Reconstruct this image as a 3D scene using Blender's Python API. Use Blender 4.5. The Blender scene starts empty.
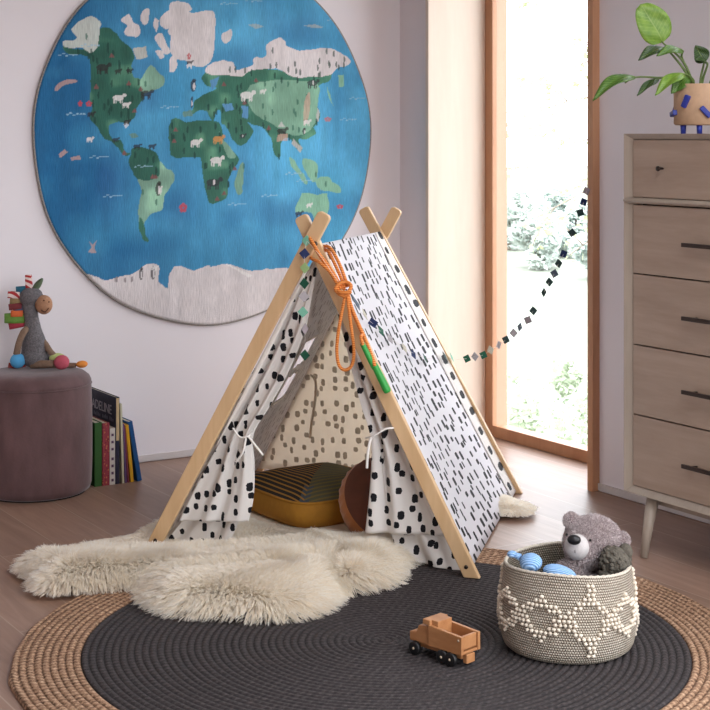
import bpy, bmesh, math, random
import numpy as np
from mathutils import Vector, Matrix, Quaternion
R = random.Random(7); rng = np.random.default_rng(5)
SC = bpy.context.scene; COL = SC.collection; PI = math.pi
V = Vector

# ------------------------------------------------------------------ helpers
def S(r, g, b):
    f = lambda c: (c/12.92 if c <= .04045 else ((c+.055)/1.055)**2.4)
    return (f(r/255), f(g/255), f(b/255), 1)

class G:
    """small node-graph helper"""
    def __init__(s, name):
        s.m = bpy.data.materials.new(name); s.m.use_nodes = True
        s.t = s.m.node_tree; s.t.nodes.clear()
        s.out = s.t.nodes.new('ShaderNodeOutputMaterial')
    def n(s, typ, ins=None, out=0, **props):
        nd = s.t.nodes.new('ShaderNode'+typ)
        for k, v in props.items(): setattr(nd, k, v)
        for k, v in (ins or {}).items():
            sk = nd.inputs[k]
            if isinstance(v, bpy.types.NodeSocket): s.t.links.new(v, sk)
            else: sk.default_value = v
        return nd.outputs[out]
    def math(s, op, a, b=0.0, c=0.0): return s.n('Math', {0: a, 1: b, 2: c}, operation=op)
    def vmath(s, op, a, b=(0, 0, 0)): return s.n('VectorMath', {0: a, 1: b}, operation=op)
    def coord(s, kind='Object'): return s.n('TexCoord', out=kind)
    def mapping(s, v, scale=(1, 1, 1), loc=(0, 0, 0), rot=(0, 0, 0)):
        return s.n('Mapping', {'Vector': v, 'Scale': scale, 'Location': loc, 'Rotation': rot})
    def noise(s, v, scale, detail=3, rough=.5, out='Fac', dist=0):
        return s.n('TexNoise', {'Vector': v, 'Scale': scale, 'Detail': detail, 'Roughness': rough, 'Distortion': dist}, out=out)
    def ramp(s, f, stops):
        nd = s.t.nodes.new('ShaderNodeValToRGB'); e = nd.color_ramp.elements
        while len(e) < len(stops): e.new(.5)
        for el, (p, c) in zip(e, stops): el.position = p; el.color = c
        s.t.links.new(f, nd.inputs[0]); return nd.outputs[0]
    def mix(s, f, a, b, mode='MIX'):
        nd = s.t.nodes.new('ShaderNodeMix'); nd.data_type = 'RGBA'; nd.blend_type = mode
        for k, v in ((0, f), (6, a), (7, b)):
            if isinstance(v, bpy.types.NodeSocket): s.t.links.new(v, nd.inputs[k])
            else: nd.inputs[k].default_value = v
        return nd.outputs[2]
    def bump(s, h, strength=.3, dist=.01, normal=None):
        i = {'Height': h, 'Strength': strength, 'Distance': dist}
        if normal is not None: i['Normal'] = normal
        return s.n('Bump', i)
    def bsdf(s, color, rough=.6, normal=None, **kw):
        i = {'Base Color': color, 'Roughness': rough}
        if normal is not None: i['Normal'] = normal
        i.update({k.replace('_', ' '): v for k, v in kw.items()})
        return s.n('BsdfPrincipled', i)
    def end(s, sh):
        s.t.links.new(sh, s.out.inputs[0]); return s.m

def plain(name, col, rough=.6, var=.08, scale=30, bump=0, bscale=200, **kw):
    g = G(name); c = g.coord()
    n = g.noise(c, scale, 4)
    k = tuple(x*(1-var) for x in col[:3])+(1,); k2 = tuple(min(1, x*(1+var)) for x in col[:3])+(1,)
    colr = g.ramp(n, [(.3, k), (.7, k2)])
    nm = g.bump(g.noise(c, bscale, 3), bump, .004) if bump else None
    return g.end(g.bsdf(colr, rough, nm, **kw))

def wood(name, a, b, rough=.5, axis='X', scale=6, stretch=14, bump=.03):
    g = G(name); c = g.coord()
    sc = {'X': (1, stretch, stretch), 'Y': (stretch, 1, stretch), 'Z': (stretch, stretch, 1)}[axis]
    v = g.mapping(c, sc)
    n = g.noise(v, scale*.35, 5, .6, dist=.6)
    f = g.noise(v, scale*3, 3)
    h = g.math('MULTIPLY_ADD', n, .8, g.math('MULTIPLY', f, .2))
    return g.end(g.bsdf(g.ramp(h, [(.3, a), (.7, b)]), rough, g.bump(h, bump, .01)))

def wl(o):
    p = V((0, 0, 0))
    while o: p += o.location; o = o.parent
    return p

def obj(name, bm, mats, parent=None, smooth=True, bevel=0, uvless=True):
    """one mesh object out of a bmesh in world coordinates"""
    me = bpy.data.meshes.new(name)
    bm.normal_update()
    bm.to_mesh(me); bm.free()
    for m in (mats if isinstance(mats, (list, tuple)) else [mats]): me.materials.append(m)
    if smooth:
        me.polygons.foreach_set('use_smooth', [True]*len(me.polygons))
    o = bpy.data.objects.new(name, me); COL.objects.link(o)
    if parent:
        me.transform(Matrix.Translation(-wl(parent))); o.parent = parent
    if bevel:
        b = o.modifiers.new('bevel', 'BEVEL'); b.width = bevel; b.segments = 3; b.limit_method = 'ANGLE'; b.angle_limit = .7
        b.harden_normals = True
    return o
def orient(bm, n):
    bm.normal_update()
    if sum((f.normal*f.calc_area()).dot(n) for f in bm.faces) < 0: bmesh.ops.reverse_faces(bm, faces=bm.faces)

def thing(name, label, cat, loc=(0, 0, 0), group=None):
    o = bpy.data.objects.new(name, None); COL.objects.link(o); o.location = loc; o.empty_display_size = .05
    o['label'] = label; o['category'] = cat
    if group: o['group'] = group
    return o
def tag(o, label, cat, group=None, kind=None):
    o['label'] = label; o['category'] = cat
    if group: o['group'] = group
    if kind: o['kind'] = kind
    return o
def struct(o): o['kind'] = 'structure'; return o

def box(bm, lo, hi):
    vs = [bm.verts.new((x, y, z)) for x in (lo[0], hi[0]) for y in (lo[1], hi[1]) for z in (lo[2], hi[2])]
    for f in ((0, 1, 3, 2), (4, 6, 7, 5), (0, 4, 5, 1), (2, 3, 7, 6), (0, 2, 6, 4), (1, 5, 7, 3)):
        bm.faces.new([vs[i] for i in f])
    return vs
def obox(bm, o, ex, ey, ez, lo, hi):
    """box in an oriented frame"""
    o, ex, ey, ez = map(V, (o, ex, ey, ez))
    vs = box(bm, lo, hi)
    for v in vs: v.co = o+ex*v.co.x+ey*v.co.y+ez*v.co.z
    return vs
def frame_of(d):
    d = V(d).normalized(); a = V((0, 0, 1)) if abs(d.z) < .9 else V((1, 0, 0))
    x = d.cross(a).normalized(); return x, d.cross(x).normalized(), d
def spline(pts, n):
    """Catmull-Rom through pts (any dimension), n samples"""
    P = np.array(pts, float); m = len(P)
    if m < 3: return np.array([P[0]+(P[-1]-P[0])*t for t in np.linspace(0, 1, n)])
    out = []
    for t in np.linspace(0, m-1-1e-9, n):
        i = int(t); u = t-i
        p0, p1, p2, p3 = P[max(i-1, 0)], P[i], P[i+1], P[min(i+2, m-1)]
        out.append(.5*((2*p1)+(p2-p0)*u+(2*p0-5*p1+4*p2-p3)*u*u+(3*p1-p0-3*p2+p3)*u**3))
    return np.array(out)
def tube(bm, pts, r, seg=10, n=None, closed=False, cap=True):
    P = [V(p) for p in (spline(pts, n) if n else pts)]
    k = len(P); rr = r if hasattr(r, '__len__') else [r]*k
    if len(rr) != k: rr = list(np.interp(np.linspace(0, 1, k), np.linspace(0, 1, len(rr)), rr))
    rings = []; x = None
    for i, p in enumerate(P):
        d = (P[(i+1) % k]-P[i-1]) if closed else (P[min(i+1, k-1)]-P[max(i-1, 0)])
        d.normalize()
        if x is None: x = frame_of(d)[0]
        x = (x-d*x.dot(d)).normalized(); y = d.cross(x)
        rings.append([bm.verts.new(p+(x*math.cos(a)+y*math.sin(a))*rr[i]) for a in [2*PI*j/seg for j in range(seg)]])
    for i in range(k if closed else k-1):
        a, b = rings[i], rings[(i+1) % k]
        for j in range(seg): bm.faces.new((a[j], a[(j+1) % seg], b[(j+1) % seg], b[j]))
    if cap and not closed:
        bm.faces.new(rings[0][::-1]); bm.faces.new(rings[-1])
def lathe(bm, prof, c=(0, 0, 0), seg=48, jitter=None):
    """profile [(r,z)] turned about the vertical through c"""
    rings = []
    for r, z in prof:
        if r < 1e-6: rings.append([bm.verts.new((c[0], c[1], c[2]+z))])
        else: rings.append([bm.verts.new((c[0]+r*math.cos(a), c[1]+r*math.sin(a), c[2]+z)) for a in [2*PI*j/seg for j in range(seg)]])
    for a, b in zip(rings, rings[1:]):
        for j in range(seg):
            k = (j+1) % seg
            if len(a) == 1 and len(b) == 1: continue
            if len(a) == 1: bm.faces.new((a[0], b[k], b[j]))
            elif len(b) == 1: bm.faces.new((a[j], a[k], b[0]))
            else: bm.faces.new((a[j], a[k], b[k], b[j]))
def ball(bm, c, r, seg=20, rot=None):
    r = r if hasattr(r, '__len__') else (r, r, r)
    m = Matrix.Translation(V(c)) @ (rot.to_4x4() if rot else Matrix()) @ Matrix.Diagonal((*r, 1))
    bmesh.ops.create_uvsphere(bm, u_segments=seg, v_segments=max(6, seg*2//3), radius=1, matrix=m)
def basis(x, y, z): return Matrix((V(x), V(y), V(z))).transposed()
def grid(bm, fn, nu, nv, uv=None, mi=0, skip=None):
    """surface fn(s,t); uv(s,t) in metres"""
    lay = bm.loops.layers.uv.verify()
    vs = [[bm.verts.new(fn(i/nu, j/nv)) for j in range(nv+1)] for i in range(nu+1)]
    for i in range(nu):
        for j in range(nv):
            if skip and skip((i+.5)/nu, (j+.5)/nv): continue
            f = bm.faces.new((vs[i][j], vs[i+1][j], vs[i+1][j+1], vs[i][j+1])); f.material_index = mi
            for l, (a, b) in zip(f.loops, ((i, j), (i+1, j), (i+1, j+1), (i, j+1))):
                if uv: l[lay].uv = uv(a/nu, b/nv)
def prism(bm, poly, o, ex, ey, ez, t):
    """flat outline extruded by t along ez"""
    o, ex, ey, ez = map(V, (o, ex, ey, ez))
    a = [bm.verts.new(o+ex*p[0]+ey*p[1]) for p in poly]; b = [bm.verts.new(v.co+ez*t) for v in a]
    n = len(poly); bm.faces.new(a[::-1]); bm.faces.new(b)
    for i in range(n): bm.faces.new((a[i], a[(i+1) % n], b[(i+1) % n], b[i]))
def remesh(o, size, smooth=6):
    m = o.modifiers.new('remesh', 'REMESH'); m.mode = 'VOXEL'; m.voxel_size = size; m.use_smooth_shade = True
    s = o.modifiers.new('smooth', 'SMOOTH'); s.iterations = smooth; s.factor = .5
def apply_mods(o):
    dg = bpy.context.evaluated_depsgraph_get(); e = o.evaluated_get(dg)
    me = bpy.data.meshes.new_from_object(e); mats = [m for m in o.data.materials]
    o.modifiers.clear(); o.data = me
    me.materials.clear()
    for m in mats: me.materials.append(m)
    me.polygons.foreach_set('use_smooth', [True]*len(me.polygons))
def solid(o, t, off=0, inner=False):
    m = o.modifiers.new('solid', 'SOLIDIFY'); m.thickness = t; m.offset = off
    if inner: m.material_offset = 1; m.material_offset_rim = 0
    return o
def strands(name, roots, tips, mids, mat, parent, r0, r1, npt=5):
    """hair curves: quadratic from root over mid to tip"""
    k = len(roots); t = np.linspace(0, 1, npt)[None, :, None]
    P = (1-t)**2*roots[:, None]+2*t*(1-t)*mids[:, None]+t*t*tips[:, None]
    P = P-np.array(wl(parent))[None, None]
    cd = bpy.data.hair_curves.new(name); cd.add_curves([npt]*k)
    cd.attributes['position'].data.foreach_set('vector', P.astype(np.float32).ravel())
    at = cd.attributes.get('radius') or cd.attributes.new('radius', 'FLOAT', 'POINT')
    at.data.foreach_set('value', np.tile(np.linspace(r0, r1, npt), k).astype(np.float32))
    cd.materials.append(mat)
    o = bpy.data.objects.new(name, cd); COL.objects.link(o); o.parent = parent
    return o
def mesh_samples(o, k):
    me = o.data; me.calc_loop_triangles(); n = len(me.loop_triangles)
    tri = np.empty(n*3, np.int32); me.loop_triangles.foreach_get('vertices', tri); tri = tri.reshape(-1, 3)
    co = np.empty(len(me.vertices)*3, np.float32); me.vertices.foreach_get('co', co); co = co.reshape(-1, 3)+np.array(wl(o))
    a, b, c = co[tri[:, 0]], co[tri[:, 1]], co[tri[:, 2]]
    nn = np.cross(b-a, c-a); ar = np.linalg.norm(nn, axis=1)
    i = rng.choice(n, k, p=ar/ar.sum()); u = rng.random((k, 2)); fl = u.sum(1) > 1; u[fl] = 1-u[fl]
    return a[i]+(b-a)[i]*u[:, :1]+(c-a)[i]*u[:, 1:], nn[i]/np.maximum(ar[i][:, None], 1e-12)
def csmooth(P, k=4):
    if len(P) < 5: return P
    return [tuple(q) for q in spline([P[-1]]+P+[P[0], P[1]], (len(P)+2)*k+1)[k:-k]]
def inpoly(x, y, poly):
    r = np.zeros(x.shape, bool); n = len(poly)
    for i in range(n):
        (x1, y1), (x2, y2) = poly[i], poly[i-1]
        if y1 == y2: continue
        c = ((y1 > y) != (y2 > y)) & (x < (x2-x1)*(y-y1)/(y2-y1)+x1); r ^= c
    return r
def polydist(x, y, poly):
    d = np.full(x.shape, 1e9); n = len(poly)
    for i in range(n):
        a = np.array(poly[i-1]); b = np.array(poly[i]); ab = b-a; L = max((ab**2).sum(), 1e-12)
        t = np.clip(((x-a[0])*ab[0]+(y-a[1])*ab[1])/L, 0, 1)
        d = np.minimum(d, np.hypot(x-a[0]-t*ab[0], y-a[1]-t*ab[1]))
    return d
def vnoise(x, y, seed, f):
    """smooth value noise"""
    r = np.random.default_rng(seed); T = r.random((64, 64)); x = x*f; y = y*f
    i, j = np.floor(x).astype(int), np.floor(y).astype(int); u, v = x-i, y-j; u = u*u*(3-2*u); v = v*v*(3-2*v)
    g = lambda a, b: T[a % 64, b % 64]
    return (g(i, j)*(1-u)+g(i+1, j)*u)*(1-v)+(g(i, j+1)*(1-u)+g(i+1, j+1)*u)*v

# ------------------------------------------------------------------ camera
TH = .553; Fp = 1524.7
cam = bpy.data.cameras.new('camera'); co = bpy.data.objects.new('camera', cam); COL.objects.link(co)
cam.sensor_width = 36; cam.lens = Fp/710*36; cam.clip_end = 300
cam.shift_y = (133.7-355)/710; cam.shift_x = 0
co.location = (0, 0, 1.285); co.rotation_euler = (PI/2, 0, -math.atan2(math.sin(TH), math.cos(TH)))
SC.camera = co

# ------------------------------------------------------------------ setting
WL, WR = 5.51, 3.63                 # left wall plane (y), right wall plane (x)
X0, Y0, ZC = -2.2, -1.6, 2.65       # the room's far sides and ceiling
OP0, OP1, OPZ = 4.236, 5.25, 2.32   # the tall window's opening in the right wall
paint = plain('wall_paint', S(228, 222, 225), .75, .012, 3, .04, 300)
def floor_mat():
    g = G('oak_planks'); c = g.coord()
    v = g.mapping(c, (1, 1, 1), rot=(0, 0, PI/2))
    br = g.t.nodes.new('ShaderNodeTexBrick'); g.t.links.new(v, br.inputs['Vector'])
    br.offset = .37; br.offset_frequency = 2
    for k, val in (('Scale', 1), ('Mortar Size', .002), ('Brick Width', 1.9), ('Row Height', .19), ('Bias', 0)): br.inputs[k].default_value = val
    br.inputs['Color1'].default_value = (0, 0, 0, 1); br.inputs['Color2'].default_value = (1, 1, 1, 1); br.inputs['Mortar'].default_value = (.5, .5, .5, 1)
    w = g.mapping(c, (13, 1.1, 1))
    shift = g.vmath('ADD', w, g.vmath('SCALE', br.outputs['Color'])) 
    n = g.noise(w, 2.2, 6, .6, dist=.8); f = g.noise(g.mapping(c, (90, 3, 1)), 3, 3)
    h = g.math('MULTIPLY_ADD', n, .75, g.math('MULTIPLY', f, .25))
    base = g.ramp(h, [(.25, S(128, 100, 85)), (.55, S(152, 122, 105)), (.8, S(168, 139, 122))])
    tint = g.ramp(br.outputs['Color'], [(0, (.86, .85, .84, 1)), (1, (1.08, 1.07, 1.06, 1))])
    col = g.mix(1, base, tint, 'MULTIPLY')
    col = g.mix(br.outputs['Fac'], col, S(170, 146, 128))
    return g.end(g.bsdf(col, .40, g.bump(g.math('SUBTRACT', g.math('MULTIPLY', h, .15), br.outputs['Fac']), .12, .004)))
def bx(*bb):
    bm = bmesh.new()
    for lo, hi in bb: box(bm, lo, hi)
    return bm
struct(obj('floor', bx(((X0-.2, Y0-.2, -.2), (WR+.3, WL+.2, 0))), floor_mat(), smooth=False))
K0, K1, K2, K3 = 1.0, 3.4, -.6, 2.2      # roof light added to brighten the room from above its near half
struct(obj('ceiling', bx(((X0-.2, Y0-.2, ZC), (K0, WL+.2, ZC+.15)), ((K1, Y0-.2, ZC), (WR+.3, WL+.2, ZC+.15)), ((K0, Y0-.2, ZC), (K1, K2, ZC+.15)), ((K0, K3, ZC), (K1, WL+.2, ZC+.15))), plain('ceiling_boards', S(168, 150, 132), .8, .05, 8), smooth=False))
struct(obj('wall_left', bx(((X0-.2, WL, 0), (WR+.3, WL+.2, ZC))), paint, smooth=False))
# right wall: the tall window seen in the picture and an unseen wide one added for light nearer the camera
N0, N1, NZ0, NZ1 = -1.0, 1.9, .2, 2.5; H0, H1 = 1.9, 2.58     # and a high strip window added for light over the dresser
struct(obj('wall_right', bx(((WR, OP1+.02, 0), (WR+.3, WL, ZC)), ((WR, OP0, OPZ), (WR+.3, OP1+.02, ZC)),
    ((WR, N1, 0), (WR+.3, OP0-.03, H0)), ((WR, N1, H1), (WR+.3, OP0-.03, ZC)), ((WR, N1, H0), (WR+.3, N1+.15, H1)), ((WR, OP0-.2, H0), (WR+.3, OP0-.03, H1)), ((WR, N0, 0), (WR+.3, N1, NZ0)), ((WR, N0, NZ1), (WR+.3, N1, ZC)), ((WR, Y0-.2, 0), (WR+.3, N0, ZC))), paint, smooth=False))
# behind the camera, with an opening added to let in light
struct(obj('wall_front', bx(((X0-.2, Y0-.2, 0), (.4, Y0, ZC)), ((3.5, Y0-.2, 0), (WR, Y0, ZC)), ((.4, Y0-.2, 0), (3.5, Y0, .2)), ((.4, Y0-.2, 2.5), (3.5, Y0, ZC))), paint, smooth=False))
struct(obj('wall_far', bx(((X0-.2, Y0, 0), (X0, WL, ZC))), paint, smooth=False))
skirt = plain('skirting_paint', S(205, 198, 196), .5, .01)
struct(obj('baseboard_left', bx(((X0, WL-.008, .004), (WR, WL, .028))), skirt, smooth=False))
struct(obj('baseboard_right', bx(((WR-.008, Y0, .004), (WR, OP0-.03, .028))), skirt, smooth=False))
joinery = wood('window_wood', S(178, 126, 92), S(196, 148, 112), .45, 'Z', 5, 10)
panelw = wood('reveal_wood', S(219, 199, 181), S(229, 211, 193), .5, 'Z', 3, 8, .01)
win = bpy.data.objects.new('window_1', None); COL.objects.link(win); win.location = (3.9, 4.74, 0); struct(win)
GX = 3.893
obj('reveal_panel', bx(((3.6, OP1, 0), (4.0, OP1+.022, OPZ))), panelw, win, False, .0015)
obj('right_lining', bx(((3.598, OP0-.03, 0), (3.88, OP0, OPZ))), joinery, win, False, .0015)
obj('head_lining', bx(((3.598, OP0-.03, OPZ), (4.0, OP1+.022, OPZ+.03))), joinery, win, False, .0015)
obj('frame', bx(((GX, OP1-.052, 0), (GX+.022, OP1, OPZ)), ((GX, OP0, 0), (GX+.022, OP0+.05, OPZ)), ((GX, OP0+.05, 0), (GX+.022, OP1-.052, .048)), ((GX, OP0+.05, OPZ-.05), (GX+.022, OP1-.052, OPZ))), joinery, win, False, .002)
outw = wood('outer_reveal_wood', S(182, 144, 118), S(196, 158, 132), .6, 'Z', 3, 8, .01)
obj('outer_reveal', bx(((GX+.022, OP1-.052, -.1), (GX+.078, OP1+.1, OPZ+.1)), ((GX+.022, OP0-.1, -.1), (GX+.085, OP1-.052, .042))), outw, win, False)
def glass_mat():
    g = G('window_glass')
    fr = g.math('MULTIPLY_ADD', g.math('POWER', g.n('LayerWeight', {'Blend': .5}, out='Facing'), 5), .6, .03)
    return g.end(g.n('MixShader', {0: fr, 1: g.n('BsdfTransparent', {'Color': (.96, .97, .97, 1)}), 2: g.n('BsdfGlossy', {'Roughness': .02})}))
GLASS = glass_mat()
obj('pane', bx(((GX+.008, OP0+.046, .044), (GX+.016, OP1-.048, OPZ-.046))), GLASS, win, False)

# unseen windows added to bring in light: frame and pane each
def unseen_window(k, lo, hi, ax):
    """added window filling the opening lo..hi; ax is the thin axis"""
    w_ = bpy.data.objects.new('window_%d' % k, None); COL.objects.link(w_); w_.location = [(a+b)/2 for a, b in zip(lo, hi)]; struct(w_)
    u, v = [i for i in range(3) if i != ax]; bb = []
    for i, j in ((u, v), (v, u)):
        for side in (0, 1):
            l, h = list(lo), list(hi)
            if side: l[i] = hi[i]-.04
            else: h[i] = lo[i]+.04
            if i == v: l[u] += .04; h[u] -= .04
            bb.append((tuple(l), tuple(h)))
    obj('frame', bx(*bb), joinery, w_, False)
    l, h = list(lo), list(hi); l[u] += .035; h[u] -= .035; l[v] += .035; h[v] -= .035; m = (lo[ax]+hi[ax])/2; l[ax] = m-.004; h[ax] = m+.004
    obj('pane', bx((tuple(l), tuple(h))), GLASS, w_, False)
unseen_window(2, (WR+.1, N0, NZ0), (WR+.15, N1, NZ1), 0); unseen_window(3, (WR+.1, N1+.15, H0), (WR+.15, OP0-.2, H1), 0)
unseen_window(4, (.4, Y0-.12, .2), (3.5, Y0-.07, 2.5), 1); unseen_window(5, (K0, K2, ZC+.05), (K1, K3, ZC+.1), 2)

# ------------------------------------------------------------------ garden
def grass():
    g = G('lawn'); c = g.coord(); n = g.noise(c, .6, 6, .6)
    return g.end(g.bsdf(g.ramp(n, [(.3, S(128, 134, 120)), (.7, S(140, 145, 131))]), .9))
bm = bmesh.new()
ys = np.linspace(-25, 80, 40)
def gz(x, y): return -1.5+.03*math.sin(x*.7)+.04*math.sin(y*.5+x*.3)-(x-20)*.0
grid(bm, lambda s, t: (4.3+s*90, 2.6+t*100, gz(4.3+s*90, 2.6+t*100)), 40, 50)
struct(obj('garden_ground', bm, grass()))
struct(obj('light_block_ground', bx(((-40, -60, -1.7), (60, 2.6, -1.52))), plain('dark_ground', S(104, 102, 100), .9, .15, 2), smooth=False))  # unseen dark ground added to keep out sky light from below
def leafmat(name, a, b):
    g = G(name); c = g.coord(); n = g.noise(c, 9, 3)
    col = g.ramp(n, [(.35, a), (.65, b)])
    return g.end(g.n('MixShader', {0: .35, 1: g.n('BsdfDiffuse', {'Color': col}), 2: g.n('BsdfTranslucent', {'Color': col})}))
LM1 = leafmat('haze_painted_foliage', S(188, 197, 190), S(206, 213, 207)); LM2 = leafmat('haze_painted_bush', S(172, 184, 160), S(206, 213, 193)); LM3 = leafmat('pale_leaves', S(150, 160, 120), S(190, 196, 160))  # tree and bush colours bleached: distance haze put into the leaves
bark = plain('bark', S(150, 138, 124), .9, .2, 20, .3, 60)
def crown(c, r, n, size, seed):
    rr = random.Random(seed); bm = bmesh.new()
    lumps = [(V(c)+V((rr.uniform(-.6, .6)*r[0], rr.uniform(-.6, .6)*r[1], rr.uniform(-.5, .7)*r[2])), rr.uniform(.35, .6)) for _ in range(9)]
    for _ in range(n):
        p, k = rr.choice(lumps); d = V((rr.gauss(0, 1), rr.gauss(0, 1), rr.gauss(0, 1))).normalized()
        q = p+V((d.x*r[0], d.y*r[1], d.z*r[2]))*k*rr.uniform(.6, 1)
        a = V((rr.gauss(0, 1), rr.gauss(0, 1), rr.gauss(0, 1))).normalized(); b = a.orthogonal().normalized()
        s = size*rr.uniform(.6, 1.3)
        bm.faces.new([bm.verts.new(q+a*s), bm.verts.new(q+b*s*.45), bm.verts.new(q-a*s), bm.verts.new(q-b*s*.45)])
    return bm
def plant(name, label, cat, c, r, n, size, mat, seed, group, trunk=.08):
    t = thing(name, label, cat, (c[0], c[1], gz(c[0], c[1])), group)
    obj('foliage', crown((c[0], c[1], c[2]), r, n, size, seed), mat, t, False)
    b = bmesh.new(); tube(b, [(c[0], c[1], gz(c[0], c[1])-.05), (c[0]+.05, c[1], c[2]-r[2]*.3), (c[0], c[1]+.05, c[2]+r[2]*.4)], [trunk, trunk*.7, trunk*.3], 8, 8)
    obj('trunk' if cat == 'tree' else 'stem', b, bark, t)
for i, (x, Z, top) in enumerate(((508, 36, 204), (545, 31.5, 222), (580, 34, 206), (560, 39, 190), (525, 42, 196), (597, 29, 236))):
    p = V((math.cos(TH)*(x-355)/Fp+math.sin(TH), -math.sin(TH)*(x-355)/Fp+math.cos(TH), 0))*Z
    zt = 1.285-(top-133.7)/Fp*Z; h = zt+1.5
    plant('tree', 'tree painted pale for haze in the treeline far beyond the lawn', 'tree', (p.x, p.y, -1.5+h*.55), (.78, .78, h*.62), 2600, .09, LM1, 10+i, 'trees beyond the lawn')
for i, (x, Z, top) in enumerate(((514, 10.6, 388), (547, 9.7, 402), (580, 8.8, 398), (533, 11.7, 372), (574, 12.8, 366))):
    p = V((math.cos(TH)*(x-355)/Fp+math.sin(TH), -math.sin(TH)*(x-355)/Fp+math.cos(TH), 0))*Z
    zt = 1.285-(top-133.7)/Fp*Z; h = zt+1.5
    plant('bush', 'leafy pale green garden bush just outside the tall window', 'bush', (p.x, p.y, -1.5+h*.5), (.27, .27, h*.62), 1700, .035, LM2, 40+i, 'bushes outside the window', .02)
# a tree whose bare boughs reach over the window
def bough_tree():
    base = V((7.6, 7.2, -1.55)); t = thing('tree', 'near tree with thin sparse boughs across the window top', 'tree', base)
    b = bmesh.new(); tube(b, [base, base+V((.05, 0, 1.5)), base+V((0, .1, 3.2)), base+V((-.1, .2, 5))], [.14, .11, .08, .03], 10, 16)
    rr = random.Random(3); tips = []
    for k in range(11):
        p = base+V((0, .08, 2.3+.24*k)); L = rr.uniform(1.0, 1.9)
        d = V((-.62, .55, -.12+.03*k)).normalized()*L
        q = [p, p+d*.35+V((0, 0, .12)), p+d*.7+V((rr.uniform(-.1, .1), 0, .08)), p+d+V((0, 0, -.12))]
        tube(b, q, [.018, .011, .007, .003], 6, 10); tips += [spline(q, 14)[j] for j in range(4, 14)]
        for m in range(3):
            s = V(spline(q, 10)[4+m*2]); e = s+V((rr.uniform(-.5, .2), rr.uniform(-.1, .5), rr.uniform(-.35, .2)))
            tube(b, [s, (s+e)/2+V((0, 0, .04)), e], [.006, .004, .002], 5, 6); tips += [spline([s, (s+e)/2, e], 8)[j] for j in range(2, 8)]
    obj('trunk', b, bark, t)
    bm = bmesh.new()
    for p in tips:
        for _ in range(5):
            q = V(p)+V((rr.gauss(0, .05), rr.gauss(0, .05), rr.gauss(0, .05))); a = V((rr.gauss(0, 1), rr.gauss(0, 1), rr.gauss(0, 1))).normalized(); c = a.orthogonal()
            s = rr.uniform(.015, .035); bm.faces.new([bm.verts.new(q+a*s), bm.verts.new(q+c*s*.5), bm.verts.new(q-a*s), bm.verts.new(q-c*s*.5)])
    obj('foliage', bm, LM3, t, False)
bough_tree()

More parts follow.
